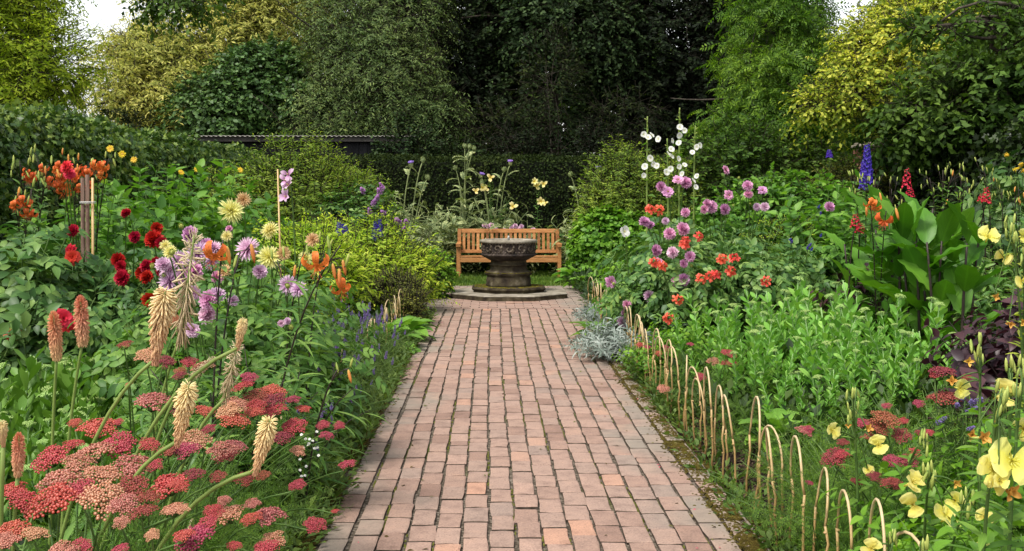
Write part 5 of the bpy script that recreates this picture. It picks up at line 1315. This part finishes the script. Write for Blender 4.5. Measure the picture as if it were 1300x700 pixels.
def coral(label, px, Y, fl, s=.7):
    r = plant('coral_flower_plant', label, 'narrow', px, Y, s, GCo)
    for x, y in fl: p = P(x, y, Y - .55); o, _ = stalk(r, p, .85, .004); head(r, 'flower_head', 'coral', p, facing(.3, .5), .065, o)
coral('coral red flowers mixed into the upper pink dahlias', 845, 10.3, [(825, 267), (837, 267), (870, 307), (886, 301)], 1.0)
coral('coral red flowers beside the lowest pink dahlia blooms', 850, 9.6, [(831, 334), (840, 338), (860, 381), (849, 405)], .7)
coral('coral red flower clump right of the pink dahlias, above the sedums', 912, 9.8, [(917, 330), (932, 329), (927, 345), (908, 350), (889, 355), (901, 352), (868, 312), (973, 358)], .85)
# green mid background
bush('leafy_shrub', 'dense mid green shrub behind the golden mound in the right bed', ((3.9, 14.6), [(0, 0, .95, 1.0, .7, .75), (-.8, -.2, .7, .7, .6, .65), (.8, .1, .8, .7, .6, .75)]), 3200, 8, .2, .085, L_FARR, G_['leafsh'] if 'leafsh' in G_ else G_['helian'], 313, zmin=.05)
bush('golden_mound', 'low golden yellow mound of fine leaves right of the pink dahlias', ((3.35, 12.4), [(0, 0, .75, .52, .45, .42)]), 1300, 8, .14, .04, L_FARN, G_['char'], 314, zmin=.1)
bush('dark_shrub', 'tall dark leafy shrub in shade behind the pink dahlias', ((4.6, 20.0), [(0, 0, 1.5, 1.2, .8, 1.4), (1.3, .2, 1.3, .9, .7, 1.2), (-1.0, .1, 1.2, .8, .7, 1.1)]), 2600, 8, .3, .1, L_FAR, G_['t_shade'], 315, zmin=.05)
bush('dark_shrub', 'olive tinted shrub in front of the brick pillar', ((6.0, 18.2), [(0, 0, 1.15, .95, .6, .95)]), 1400, 8, .22, .07, L_FARN, G_['olivebush'], 316, zmin=.05)
for lab, px, Y, s, k in (('leafy green perennial between the golden mound and the canna', 1040, 12.2, 1.0, 'helian'), ('leafy green perennial beneath the blue delphinium', 1075, 13.0, .85, 'helian'), ('broad leafy perennial behind the tiger lily blooms of the right bed', 1100, 11.6, .8, 'helian'), ('dark leafy perennial behind the coral red flowers', 930, 12.2, .95, 'leafy_dk'), ('dark leafy perennial right of the bright bush', 810, 14.2, 1.0, 'leafy_dk'), ('light leafy perennial under the hollyhock spikes', 835, 12.0, .85, 'leafy'), ('light leafy perennial at the feet of the tall fine bush', 795, 13.3, .9, 'leafy')):
    plant('leafy_perennial', lab, k, px, Y, s, 'leafy perennials in the right bed', cat='foliage plant')
delphinium('tall violet blue delphinium spike in front of the brick pillar', 1102, 14.0, [(1101, 232, 184), (1096, 240, 205)])
delphinium('small blue delphinium with a loose tip before the dark shrub', 1053, 14.8, [(1053, 200, 190), (1050, 258, 247)])
bl = plant('blue_flower_plant', 'leafy plant with scattered deep blue flowers left of the canna', 'leafy', 1010, 10.2, .85)
for x, y in ((1003, 305), (1039, 264), (1042, 272), (1028, 312), (1030, 318), (1042, 300), (1005, 308), (1025, 316)):
    p = P(x, y, 9.75); o, _ = stalk(bl, p, .85, .003); head(bl, 'flower_head', 'bluecl', p, facing(.5), .03, o)
# lilies and red spikes at the back of the right bed
GRL = 'budding lilies along the right hedge'
far_lily('budding lily beside the violet delphinium in the right bed', 1092, 10.6, [(1085, 226), (1100, 224), (1112, 226)], GRL, 0, 6, 12, 16, g=.95, sz=.055)
far_lily('budding lily between the two red flower spikes, left one', 1185, 10.8, [(1180, 226), (1197, 216), (1210, 220)], GRL, 0, 6, 14, 18, g=.95, sz=.055)
far_lily('budding lily with an orange bud between the two red flower spikes', 1222, 10.4, [(1213, 232), (1226, 228)], GRL, 0, 6, 12, 22, g=.9, sz=.055)
far_lily('budding lily behind the tall yellow primrose', 1262, 10.9, [(1250, 218), (1258, 226), (1272, 240)], GRL, 0, 6, 13, 20, g=.95, sz=.055)
far_lily('budding lily with one orange bud at the outer right', 1295, 10.2, [(1293, 238), (1288, 250)], GRL, 0, 5, 10, 18, g=.8, sz=.055)
far_lily('budding lily just right of the orange tiger lily blooms', 1140, 10.4, [(1132, 240), (1145, 246)], GRL, 0, 5, 12, 18, g=.9, sz=.055)
lily('orange tiger lily blooming at the left edge of the canna leaves', 1112, 8.6, [(1104, 250, 8.4, [(1110, 262, 'tiger', .05), (1104, 258, 'tiger', .042), (1100, 268, 'budo', .09), (1118, 250, 'budo', .07)]), (1125, 268, 8.4, [(1122, 280, 'tiger', .062), (1139, 272, 'budo', .1)])], 'orange tiger lilies in the right bed')
rsx = 'dark leaved plants with red spikes'
for lab, px, Y, sp in (('dark stemmed plant with a tall scarlet flower spike before the right hedge', 1150, 10.4, [(1151, 240, 214), (1155, 250, 238)]), ('dark stemmed plant with a shorter scarlet spike nearer the yellow primrose', 1250, 10.2, [(1252, 258, 238), (1247, 256, 246)]), ('dark leaved plant with rusty red flowers left of the tiger lily blooms', 1086, 9.2, [(1086, 290, 272), (1092, 296, 284)])):
    r = plant('red_spike_plant', lab, 'purple', px, Y, (.8, .8, 1.1), rsx, i=1)
    for x, b, t in sp:
        p = P(x, b, Y - .15); o, _ = stalk(r, p, .9, .006, G_['dstem']); ln = (b - t) * Y / F
        add('flower_spike', random.choice(HD['redspike']), o, p - np.array(r.location), zframe((0, -.05, 1)), (.24, .24, ln))
for lab, px, Y, s in (('narrow lily leaves below the left red spike', 1165, 10.0, 1.05), ('narrow lily leaves before the right hedge', 1215, 9.8, 1.1), ('narrow lily leaves under the outer red spike', 1258, 9.6, 1.1), ('narrow lily leaves at the outer right of the bed', 1298, 9.2, 1.1), ('narrow lily leaves behind the canna', 1120, 9.8, 1.0)):
    plant('lily_foliage', lab, 'narrow', px, Y, s, 'lily leaves along the right hedge', cat='foliage plant')
# canna
for lab, px, Y, s, i in (('canna with huge upright bright green leaves behind the pale sedums', 1148, 8.7, .98, 0), ('canna with huge leaves and dark stems near the purple foliage', 1205, 8.2, .92, 1), ('canna with dense upright leaves between the two taller ones', 1178, 8.4, .92, 0), ('canna with one broad arching leaf left of the others', 1100, 9.2, .8, 1)):
    plant('canna', lab, 'canna', px, Y, s, 'cannas in the right bed', i=i, rz=px * .7)
plant('broad_leaved_plant', 'upright broad leaved green plant between canna and golden mound', 'hosta', 1050, 9.6, (2.0, 2.0, 2.3), cat='foliage plant')
# pale sedum drift
GPS = 'pale sedums in the right bed'
for lab, px, Y, n, h in (('pale green sedum at the left end of the drift, behind the hoops', 905, 8.3, 12, .66), ('pale green sedum with tall stems under the coral flowers', 945, 8.9, 12, .76), ('tallest pale sedum in the back of the drift, beside the blue flowers', 1000, 8.8, 12, .84), ('pale sedum in the back row, in front of the arching canna leaf', 1060, 8.4, 12, .84), ('pale sedum below the two cannas', 1118, 8.2, 12, .82), ('pale sedum at the right end touching the purple foliage', 1165, 7.8, 12, .76), ('front pale sedum in the middle of the drift', 1010, 7.5, 12, .72), ('front pale sedum left of the middle, near the striped leaf clump', 950, 7.4, 12, .66), ('front pale sedum behind the right red yarrow', 1075, 7.2, 12, .72), ('front pale sedum nearest the purple foliage', 1135, 6.9, 12, .66), ('short pale sedum at the front, above the bark mulch', 1040, 6.5, 14, .5)):
    sedum(lab, px, Y, n, h, .46, 'pale', GPS, .9)
# front right small plants
plant('striped_leaf_clump', 'low clump of striped broad leaves in front of the pale sedums', 'hosta', 992, 6.15, (.95, .95, .9), cat='foliage plant')
for lab, px, Y, s, k in (('green leafy edging plant behind the middle hoops', 880, 7.6, .55, 'salvia'), ('green leafy edging plant behind the nearer hoops', 905, 7.2, .6, 'salvia'), ('ferny green plant inside the hoops by the mulch', 925, 6.2, .38, 'feather'), ('ferny green plant inside the hoops behind the mulch patch', 960, 6.6, .5, 'feather'), ('leafy edging plant behind the far hoops, near the silver mound', 845, 8.9, .75, 'salvia'), ('leafy plant with pale tips behind the hoops', 870, 8.6, .6, 'leafy'), ('feathery green plant in the front right corner beside the hoops', 1055, 4.5, .5, 'feather'), ('feathery green plant behind the front hoops', 1075, 4.8, .55, 'feather'), ('feathery low plant beneath the right red yarrow', 1075, 4.3, .75, 'feather'), ('feathery plant at the bottom edge between hoops and primrose', 1130, 3.7, .5, 'feather'), ('ferny plant between the striped leaves and the yarrow', 1030, 5.4, .7, 'feather')):
    plant('edging_plant', lab, k, px, Y, s, 'edging plants behind the right hoops', cat='foliage plant')
ed = plant('red_edging_plant', 'yellowish edging plant with tiny red flowers beside the far right hoops', 'leafy', 832, 8.4, (.6, .6, .5))
for x, y in ((822, 440), (836, 448), (812, 437), (845, 441)): p = P(x, y, 8.0); o, _ = stalk(ed, p, .8, .003); head(ed, 'flower_head', 'yarrow', p, facing(1, .3), .03, o)
# right yarrow
GYR = 'red yarrow in the right bed'
yarrow_plant('right red yarrow with a broad drift of flat heads behind the primrose', 1118, 4.3, [(1125, 529, 4.2, .065, 'yarrow_dk'), (1145, 550, 4.2, .05, 'yarrow_dk'), (1115, 540, 4.2, .055, 'yarrow_dk'), (1095, 535, 4.3, .04, 'yarrow'), (1104, 553, 4.2, .04, 'yarrow_dk'), (1126, 514, 4.3, .025, 'yarrow'), (1147, 533, 4.3, .025, 'yarrow'), (1170, 549, 4.3, .03, 'yarrow_dk'), (1180, 548, 4.3, .025, 'yarrow')], GYR)
yarrow_plant('right red yarrow with low heads just behind the front hoops', 1072, 4.2, [(1060, 579, 4.0, .06, 'yarrow_dk'), (1068, 574, 4.0, .04, 'yarrow'), (1070, 560, 4.1, .03, 'yarrow_dk'), (1088, 610, 3.9, .03, 'yarrow_dk'), (1025, 544, 4.4, .03, 'yarrow'), (1022, 545, 4.4, .04, 'yarrow_pk'), (1028, 612, 4.1, .02, 'yarrow')], GYR, .9)
yarrow_plant('right red yarrow with dark heads under the pale primrose flowers', 1145, 4.0, [(1150, 583, 3.9, .05, 'yarrow_dk'), (1132, 583, 3.9, .04, 'yarrow'), (1163, 573, 3.9, .03, 'yarrow'), (1133, 611, 3.7, .045, 'yarrow_dk'), (1110, 603, 3.8, .03, 'yarrow_dk')], GYR, .9)
yarrow_plant('tall right red yarrow beside the purple foliage', 1200, 4.7, [(1197, 469, 4.6, .065, 'yarrow_dk'), (1197, 501, 4.6, .08, 'yarrow_dk'), (1187, 475, 4.6, .03, 'yarrow'), (1167, 511, 4.6, .03, 'yarrow'), (1228, 478, 4.7, .03, 'yarrow_dk')], GYR, 1.15)
yarrow_plant('small yarrow with few coral heads behind the middle hoops', 905, 7.4, [(926, 447, 7.2, .06, 'yarrow'), (926, 459, 7.2, .06, 'yarrow'), (905, 457, 7.2, .05, 'yarrow_pk'), (877, 436, 7.3, .03, 'yarrow'), (890, 477, 7.1, .05, 'yarrow'), (842, 492, 7.0, .05, 'yarrow_pk')], GYR, .85)
pf = plant('purple_flower_plant', 'plant with small violet flowers beside the dark purple leaves', 'salvia', 1228, 4.9, (.9, .9, 1.3))
for x, y in ((1219, 500), (1232, 513), (1228, 522), (1238, 511), (1244, 509), (1190, 537), (1196, 533), (1222, 506), (1230, 545), (1215, 515), (1236, 520)):
    p = P(x, y, 4.55); o, _ = stalk(pf, p, .85, .002); head(pf, 'flower_head', 'violetcl', p, facing(.5), .028, o)
# purple foliage
GPU = 'dark purple foliage plants in the right bed'
for lab, px, Y, s, i in (('dark purple leaved plant below the canna', 1272, 6.8, (.85, .85, .9), 1), ('dark purple leaved plant at the right border of the bed', 1295, 6.2, (1.1, 1.1, 1.15), 1), ('low dark purple leaf mound behind the tall yarrow', 1250, 5.9, (1.1, 1.1, 1.3), 0), ('purple leaf mound beneath the tall yellow primrose', 1275, 5.4, (1.5, 1.5, 1.7), 0)):
    plant('purple_leaf_plant', lab, 'purple', px, Y, s, GPU, i=i, cat='foliage plant')
# primroses
GPR = 'yellow evening primroses in the right bed'
pr = dict(name='primrose_plant', dark=False)
lily('tall yellow green primrose stem at the right edge with hanging flowers', 1290, 4.9, [(1284, 285, 4.7, [(1254, 301, 'prim', .042), (1274, 327, 'prim', .036), (1262, 377, 'wilt', .03), (1297, 357, 'prim', .04), (1281, 410, 'wilt', .034), (1297, 409, 'wilt', .034), (1297, 300, 'prim', .03)] + buds(1284, 290, 8, 14, 14, 1, .05)), (1302, 330, 4.7, buds(1302, 330, 6, 20, 8, 1, .05))], GPR, leafm='yprim', leafL=.09, **pr)
lily('evening primrose with the biggest pale yellow flower at the front right', 1285, 2.75, [(1272, 500, 2.65, [(1284, 586, 'prim', .052), (1262, 597, 'prim', .036), (1277, 622, 'wilt', .04), (1261, 616, 'prim', .026), (1268, 612, 'prim', .02)] + buds(1272, 510, 8, 22, 9, 1, .04)), (1300, 470, 2.8, [(1299, 545, 'prim', .03)] + buds(1298, 480, 6, 22, 8, 1, .04))], GPR, leafm='prim', leafL=.11, **pr)
lily('evening primrose with a lone pale trumpet flower above the violet flowers', 1270, 3.5, [(1282, 468, 3.3, [(1272, 501, 'prim', .042), (1243, 556, 'wilt', .04), (1260, 545, 'wilt', .03), (1234, 552, 'wilt', .03)] + buds(1284, 478, 7, 20, 9, 1, .045)), (1245, 440, 3.6, [(1218, 493, 'prim', .03), (1208, 486, 'wilt', .03), (1228, 459, 'wilt', .026)] + buds(1240, 445, 10, 16, 8, 1, .045))], GPR, leafm='prim', leafL=.1, **pr)
lily('evening primrose with a cluster of yellow flowers in front of the red yarrow', 1178, 3.3, [(1180, 600, 3.15, [(1157, 613, 'prim', .034), (1159, 641, 'prim', .034), (1212, 636, 'prim', .028), (1204, 658, 'prim', .034), (1211, 612, 'wilt', .024), (1200, 650, 'prim', .03)] + buds(1180, 606, 8, 16, 12, 1, .04)), (1230, 640, 3.0, [(1250, 657, 'prim', .024), (1243, 698, 'prim', .03)] + buds(1228, 640, 8, 18, 6, 1, .04))], GPR, leafm='prim', leafL=.1, **pr)
lily('evening primrose with slender stem and a few flowers behind the front hoops', 1090, 3.9, [(1082, 505, 3.8, [(1115, 566, 'prim', .034), (1056, 547, 'prim', .026), (1100, 545, 'wilt', .026), (1075, 540, 'wilt', .02), (1102, 597, 'prim', .018)] + buds(1082, 515, 8, 20, 10, 1, .045)), (1172, 555, 3.7, buds(1172, 560, 7, 16, 8, 1, .04))], GPR, leafm='prim', leafL=.09, **pr)
lily('short evening primrose with green buds at the bottom edge of the bed', 1125, 3.0, [(1133, 690, 2.9, buds(1133, 690, 6, 12, 7, 1, .035) + [(1106, 697, 'prim', .026)]), (1175, 700, 2.8, buds(1175, 695, 6, 10, 6, 1, .035))], GPR, leafm='prim', leafL=.1, **pr)
for lab, px, Y, s in (('leafy primrose foliage at the bottom right corner', 1240, 2.95, (.7, .7, .62)), ('leafy primrose foliage between the yarrow and the front primrose', 1190, 3.6, (.7, .7, .6)), ('leafy primrose foliage beneath the biggest yellow flower', 1300, 3.0, (.7, .7, .62)), ('leafy primrose foliage under the clustered yellow flowers', 1150, 3.25, (.6, .6, .5)), ('leafy green perennial between violet flowers and purple leaves', 1270, 4.2, (.8, .8, .7))):
    plant('leafy_perennial', lab, 'leafy', px, Y, s, 'leafy plants around the primroses', cat='foliage plant')
yg = plant('golden_flower_plant', 'large leaved climber with golden flowers hanging at the right hedge', 'dahlia', 1300, 11.3, (1.2, 1.2, 1.75))
for x, y in ((1278, 197), (1288, 216), (1296, 210), (1299, 217)): p = P(x, y, 10.7); o, _ = stalk(yg, p, .9, .004); head(yg, 'flower_head', 'golddot', p, facing(0), .05, o)

# low ground cover that closes the beds
def cover(name, label, x0, x1, y0, y1, n, seed, avoid=None, h=.2):
    rs = np.random.default_rng(seed); mb = MB()
    p = np.stack([rs.uniform(x0, x1, n), rs.uniform(y0, y1, n), np.zeros(n)], -1)
    if avoid is not None: p = p[~avoid(p)]
    n = len(p); K = 12
    a = rs.uniform(0, 6.28, (n, K)); th = rs.uniform(.3, 1.3, (n, K))
    d = np.stack([np.cos(a) * np.sin(th), np.sin(a) * np.sin(th), np.cos(th)], -1)
    q = p[:, None] + d * rs.uniform(.02, .16, (n, K, 1)) * (.6 if 'weeds' in name else 1) + np.array([0, 0, 1.]) * rs.uniform(0, h, (n, 1, 1)) * rs.random((n, K, 1))
    mb.scatter(L_FAR, frames(d.reshape(-1, 3), np.tile([0, 0, 1.], (n * K, 1)) + rs.normal(0, .35, (n * K, 3))), q.reshape(-1, 3), rs.uniform(.05, .13, n * K) * (.45 if 'weeds' in name else 1), 0)
    props(add(name, mb.mesh(name, G_['salvia' if 'weeds' in name else 'cover'])), label, 'ground cover', kind='stuff')
cover('ground_cover', 'low leafy ground cover beneath the flowers of the left bed', -4.2, -1.05, 1.9, 20.5, 5200, 401)
cover('ground_cover', 'low leafy ground cover beneath the flowers of the right bed', 1.3, 6.7, 2.2, 20.5, 7000, 402, lambda p: (p[:, 0] < 2.1) & (p[:, 1] > 3.2) & (p[:, 1] < 6.6) & (p[:, 0] < 1.3 + .5 * (1 + np.sin(p[:, 1] * 3))))
cover('ground_cover', 'dark leafy ground cover under the thistles behind the bench', -1.2, 1.8, 20.6, 21.6, 900, 403)

# fallen leaves and petals on the bricks
def litter(name, label, mat, t, n, seed, L, kind='fallen leaves'):
    rs = np.random.default_rng(seed); mb = MB(); side = rs.random(n) < .5
    e = np.abs(rs.normal(0, .2, n)); x = np.where(side, -.84 + e, 1.1 - e); far = rs.random(n) < .25; x = np.where(far, rs.uniform(-.8, 1.1, n), x)
    p = np.stack([x, 2.5 + 11 * rs.random(n) ** 1.4, np.full(n, .0305)], -1)
    mb.scatter(t, frames(np.stack([rs.normal(0, 1, n), rs.normal(0, 1, n), rs.normal(0, .12, n)], -1), np.tile([0, 0, 1.], (n, 1)) + rs.normal(0, .25, (n, 3))), p, rs.uniform(.5, 1.2, n) * L, 0)
    props(add(name, mb.mesh(name, mat)), label, kind, kind='stuff')
litter('fallen_leaves', 'small dry brown and green leaves fallen along the path edges', leaf_mat('fallen_leaf', [(.05, .035, .015), (.12, .08, .03), (.10, .12, .03), (.2, .14, .06)], .7, .1, .2, .1, warm=False), L_OVATE, 260, 601, .03)
litter('fallen_petals', 'tiny red and pink petals fallen on the brick path', petal_mat('fallen_petal', (.4, .03, .04), (.6, .2, .25), None, .1, .4), P_BROAD, 60, 602, .017, 'fallen petals')

cover('edge_weeds', 'small weeds and seedlings growing over the left brick edge', -1.02, -.74, 3.2, 13.2, 900, 404, None, .1)
cover('edge_weeds', 'small weeds and seedlings along the right brick edge near the far hoops', 1.1, 1.3, 6.8, 13.4, 420, 405, None, .12)

cover('edge_weeds', 'sparse tiny weeds in the moss between the near hoops and the bricks', 1.09, 1.2, 3.0, 6.8, 70, 406, None, .05)
# ================= TREES =================
def tree(name, label, x, y, lobes, nsp, K, sl, ll, t, mat, seed, trunk=(.22, 3.0), group=None, cat='tree', limbs=7, **kw):
    root = empty(name, label, cat, (x, y, 0), group)
    add('crown', crown(lobes, nsp, K, sl, ll, t, seed, m=0, mt=1, twig=.006, **kw).mesh(name + '_crown', [mat, TWIGM]), root)
    rs = np.random.default_rng(seed); mb = MB(); r, h = trunk
    top = np.array([rs.normal(0, .3), rs.normal(0, .2), h])
    tp = rise((0, 0, -.1), top, .6, 9); tp[1:-1, :2] += rs.normal(0, .05, (7, 2)); mb.tube(tp, np.linspace(r * 1.25, r * .6, 9), None, 10)
    tt = add('trunk', mb.mesh(name + '_trunk', [BARK]), root)
    mb = MB()
    for i in range(limbs):
        l = lobes[i % len(lobes)]; e = np.array(l[:3]) + rs.normal(0, .3, 3) * np.array(l[3:6]); b = tp[rs.integers(4, 9)]
        mid = (b + e) / 2 + np.array([0, 0, .35]) + rs.normal(0, .3, 3); mb.tube(bez(b, mid, e, 9), r * .42, r * .1, 6)
        for k in range(3):
            q = bez(b, mid, e, 9)[rs.integers(3, 8)]; f = e + rs.normal(0, .6, 3) * np.array(l[3:6]); mb.tube(bez(q, (q + f) / 2 + rs.normal(0, .25, 3), f, 6), r * .16, r * .04, 4)
    add('limbs', mb.mesh(name + '_limbs', [BARK]), root)
    return root
def LB(x, y, items):
    """lobes given as (px, py, Y, rx px, rz px, ry m) in photo measure, made relative to the tree base"""
    out = []
    for px, py, Y, rx, rz, ry in items:
        p = P(px, py, Y) - np.array([x, y, 0]); out.append((*p, rx * Y / F, ry, rz * Y / F))
    return out
def base(px, Y): return (px - CX) * Y / F, Y
x, y = base(20, 19.0)
tree('yellow_green_tree', 'bright yellow green tree rising behind the left ivy hedge', x, y, LB(x, y, [(15, 40, 19, 58, 70, 1.6), (-30, 30, 19.5, 70, 90, 1.6), (72, 80, 18.6, 36, 52, 1.0), (20, 120, 18.6, 60, 40, 1.1), (30, -70, 19.5, 80, 70, 2.0), (-60, -60, 20, 100, 90, 2)]), 6000, 12, .5, .11, L_FARN, G_['t_left'], 501, droop=.35, lump=.2)
x, y = base(245, 31)
tree('olive_tree', 'big drooping olive coloured tree behind the shed, left of the dark evergreens', x, y, LB(x, y, [(225, 100, 30, 65, 50, 1.8), (175, 125, 29.5, 55, 45, 1.5), (310, 60, 31, 85, 65, 2.0), (265, 20, 32, 80, 70, 2.2), (355, 25, 32, 60, 80, 2.0), (215, 78, 30.5, 55, 42, 1.6), (165, 92, 30, 42, 40, 1.3), (185, 60, 30.5, 38, 30, 1.2), (310, -50, 32, 90, 70, 2.2), (240, 140, 29, 90, 45, 1.4), (400, -5, 33, 45, 55, 1.8)]), 8200, 12, .75, .15, L_FARN, G_['t_olive'], 502, (.35, 5.0), droop=.55, lump=.32)
x, y = base(330, 28)
tree('glossy_dark_tree', 'dark glossy leaved tree below the olive tree, just over the shed', x, y, LB(x, y, [(335, 110, 28, 55, 50, 1.3), (290, 140, 27.7, 60, 40, 1.2), (375, 135, 28, 45, 45, 1.2)]), 4200, 10, .45, .12, L_FARR, G_['t_holly'], 503, (.18, 2.4), lump=.2)
x, y = base(460, 27.5)
tree('grey_green_tree', 'fine leaved grey green tree between the olive tree and the evergreens', x, y, LB(x, y, [(455, 90, 27.5, 65, 90, 1.6), (500, 110, 27.2, 60, 80, 1.5), (430, 150, 27, 55, 45, 1.3), (510, 30, 28, 60, 70, 1.6), (540, 150, 27, 45, 50, 1.2), (440, 30, 28, 45, 50, 1.4)]), 6400, 12, .6, .105, L_FARN, G_['t_willow'], 504, (.22, 3.2), droop=.6, lump=.28)
GE = 'dark evergreens behind the back hedge'
for k, (lab, px, Y, lb, n, mt) in enumerate((('huge dark evergreen left of centre, overhanging the back hedge', 590, 30, [(580, 60, 30, 90, 110, 2.2), (610, 150, 29.5, 80, 60, 1.7), (560, -20, 30.5, 100, 80, 2.4), (530, 60, 30.5, 60, 90, 1.8)], 6400, 't_dark'), ('deep green evergreen straight behind the stone fountain', 700, 29, [(720, 20, 28.5, 85, 60, 1.9), (690, 110, 29.5, 75, 90, 1.8), (760, 60, 29, 60, 70, 1.6), (660, 20, 29, 60, 70, 1.7), (700, -60, 29.5, 110, 60, 2.3)], 5600, 't_dark2'), ('huge dark evergreen right of centre behind the hollyhocks', 840, 30.5, [(840, 60, 30, 95, 110, 2.2), (800, 150, 29.8, 80, 60, 1.7), (880, 150, 29.8, 80, 70, 1.7), (870, -20, 30.5, 100, 80, 2.4)], 6400, 't_dark'), ('black green evergreen at the right end of the evergreen row', 950, 30, [(940, 90, 30, 80, 110, 2.0), (960, 20, 30.5, 70, 90, 2.0), (960, 180, 29.5, 80, 50, 1.6)], 5000, 't_dark'))):
    x, y = base(px, Y)
    tree('evergreen_tree', lab, x, y, LB(x, y, lb), n, 11, .6, .13, L_FAR, G_[mt], 510 + k, (.4, 4.0), GE, limbs=3, droop=.35, lump=.25, inner=.35)
x, y = base(700, 26)
tree('bare_stemmed_shrub', 'thin willowy shrub with pale upright branches in front of the evergreens', x, y, LB(x, y, [(700, 105, 26, 38, 62, .7), (790, 160, 26, 50, 38, .7), (640, 165, 26, 45, 30, .7)]), 700, 10, .5, .11, L_FARN, G_['t_dim'], 520, (.05, 1.4), limbs=8, droop=.5)
x, y = base(1010, 22)
tree('bright_green_tree', 'bright green tree with sprays of long leaflets right of the evergreens', x, y, LB(x, y, [(1000, 70, 22, 55, 60, 1.3), (965, 110, 21.5, 45, 45, 1.0), (1030, 130, 21.7, 60, 55, 1.2), (985, 0, 22.3, 50, 50, 1.3), (950, 180, 21.3, 50, 35, .9), (1045, 95, 22.5, 35, 35, 1.0), (985, 160, 21.3, 50, 40, 1.0), (980, -60, 22.5, 45, 40, 1.2)]), 1500, 7, .55, .3, L_ASH, G_['t_bright'], 521, (.2, 3.0), droop=.45, lump=.25)
x, y = base(1190, 18.6)
tree('golden_tree', 'golden leaved tree spreading over the right hedge and pillar', x, y, LB(x, y, [(1130, 70, 17.6, 75, 40, 1.0), (1085, 115, 17.2, 50, 28, .7), (1180, 50, 18, 90, 50, 1.2), (1160, 115, 17.4, 70, 38, .9), (1040, 135, 17.0, 22, 14, .4), (1215, 10, 18.5, 90, 40, 1.3), (1160, 30, 18.3, 40, 26, .8)]), 4800, 11, .45, .08, L_FAR, G_['t_gold'], 522, (.2, 2.8), droop=.45, lump=.32, inner=.1)
x, y = base(1290, 15.5)
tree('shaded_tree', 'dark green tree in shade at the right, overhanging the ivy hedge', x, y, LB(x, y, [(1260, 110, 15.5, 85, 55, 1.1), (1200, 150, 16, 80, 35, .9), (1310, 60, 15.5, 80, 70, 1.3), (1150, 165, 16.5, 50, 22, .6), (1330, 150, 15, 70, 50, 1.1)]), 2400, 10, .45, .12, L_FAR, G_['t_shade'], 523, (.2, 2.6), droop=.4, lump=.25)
x, y = base(1480, 11.5)
tree('overhanging_tree', 'tree outside the garden sending a dark leafy bough across the golden tree', x, y, LB(x, y, [(1230, 33, 10.8, 75, 11, .35), (1300, 28, 11, 50, 22, .5), (1180, 38, 10.6, 34, 8, .25), (1420, 0, 11.5, 110, 60, 1.2)]), 900, 9, .28, .085, L_FAR, G_['t_shade'], 524, (.2, 4.6), limbs=4, droop=.3, lump=.3)
x, y = base(205, 16)
tree('overhanging_tree', 'tree behind the left hedge with a dark green bough hanging before the olive tree', x - 6.5, y, LB(x - 6.5, y, [(215, 0, 16, 35, 18, .5), (245, -8, 16, 40, 18, .5), (60, -110, 16, 140, 50, 1.2)]), 1000, 9, .35, .10, L_FAR, G_['t_shade'], 525, (.2, 7.0), limbs=3, droop=.55, lump=.25)
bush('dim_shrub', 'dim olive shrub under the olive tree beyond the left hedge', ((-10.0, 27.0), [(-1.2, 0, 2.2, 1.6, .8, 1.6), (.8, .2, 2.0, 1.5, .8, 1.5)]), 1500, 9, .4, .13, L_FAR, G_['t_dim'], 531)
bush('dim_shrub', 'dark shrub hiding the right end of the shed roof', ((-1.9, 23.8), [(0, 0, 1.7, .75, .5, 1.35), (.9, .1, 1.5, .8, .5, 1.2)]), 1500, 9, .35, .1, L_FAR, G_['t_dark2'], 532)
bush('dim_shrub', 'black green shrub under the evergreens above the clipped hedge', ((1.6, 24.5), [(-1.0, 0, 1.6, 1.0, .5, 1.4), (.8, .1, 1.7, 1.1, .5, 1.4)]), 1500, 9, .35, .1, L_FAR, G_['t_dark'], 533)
x, y = base(372, 28.9)
r = empty('tree_fern', 'light green fern fronds above the shed roof', 'fern', (x, 31.5, 0)); mb = MB()
mb.tube([(0, 0, 0), (0, 0, 3.1)], .12, .1, 8, 0); add('trunk', mb.mesh('fern_trunk', [BARK]), r); V['ff'] = [rosette('fern_fronds', 530, 26, L_FERN, 1.1, 45, 95, G_['char'])]; add('fronds', V['ff'][0], r, (0, 0, 3.1))
# the far wood closing the view between the trees
mb = MB(); rs = np.random.default_rng(540); n = 26000
xx = rs.uniform(-32, 34, n); zz = rs.uniform(0, 1, n) ** .8
hh = 9.5 + 2.5 * np.sin(xx * .5) + 1.5 * np.sin(xx * 1.3 + 1) - 6.5 * np.exp(-((xx + 15.8) / 2.6) ** 2) - 6.0 * np.exp(-((xx - 14.6) / 1.9) ** 2)
p = np.stack([xx, 44 + rs.normal(0, 1.6, n) + np.sin(xx) * .8, zz * hh], -1)
mb.scatter(L_FARR, frames(sph(rs, n) + np.array([0, 0, -.4]), sph(rs, n) + np.array([0, -.9, .5])), p, rs.uniform(.35, .8, n), 0)
props(add('far_wood', mb.mesh('far_wood', G_['t_shade'])), 'dark far wood closing the view behind the garden trees', 'wood', kind='stuff')
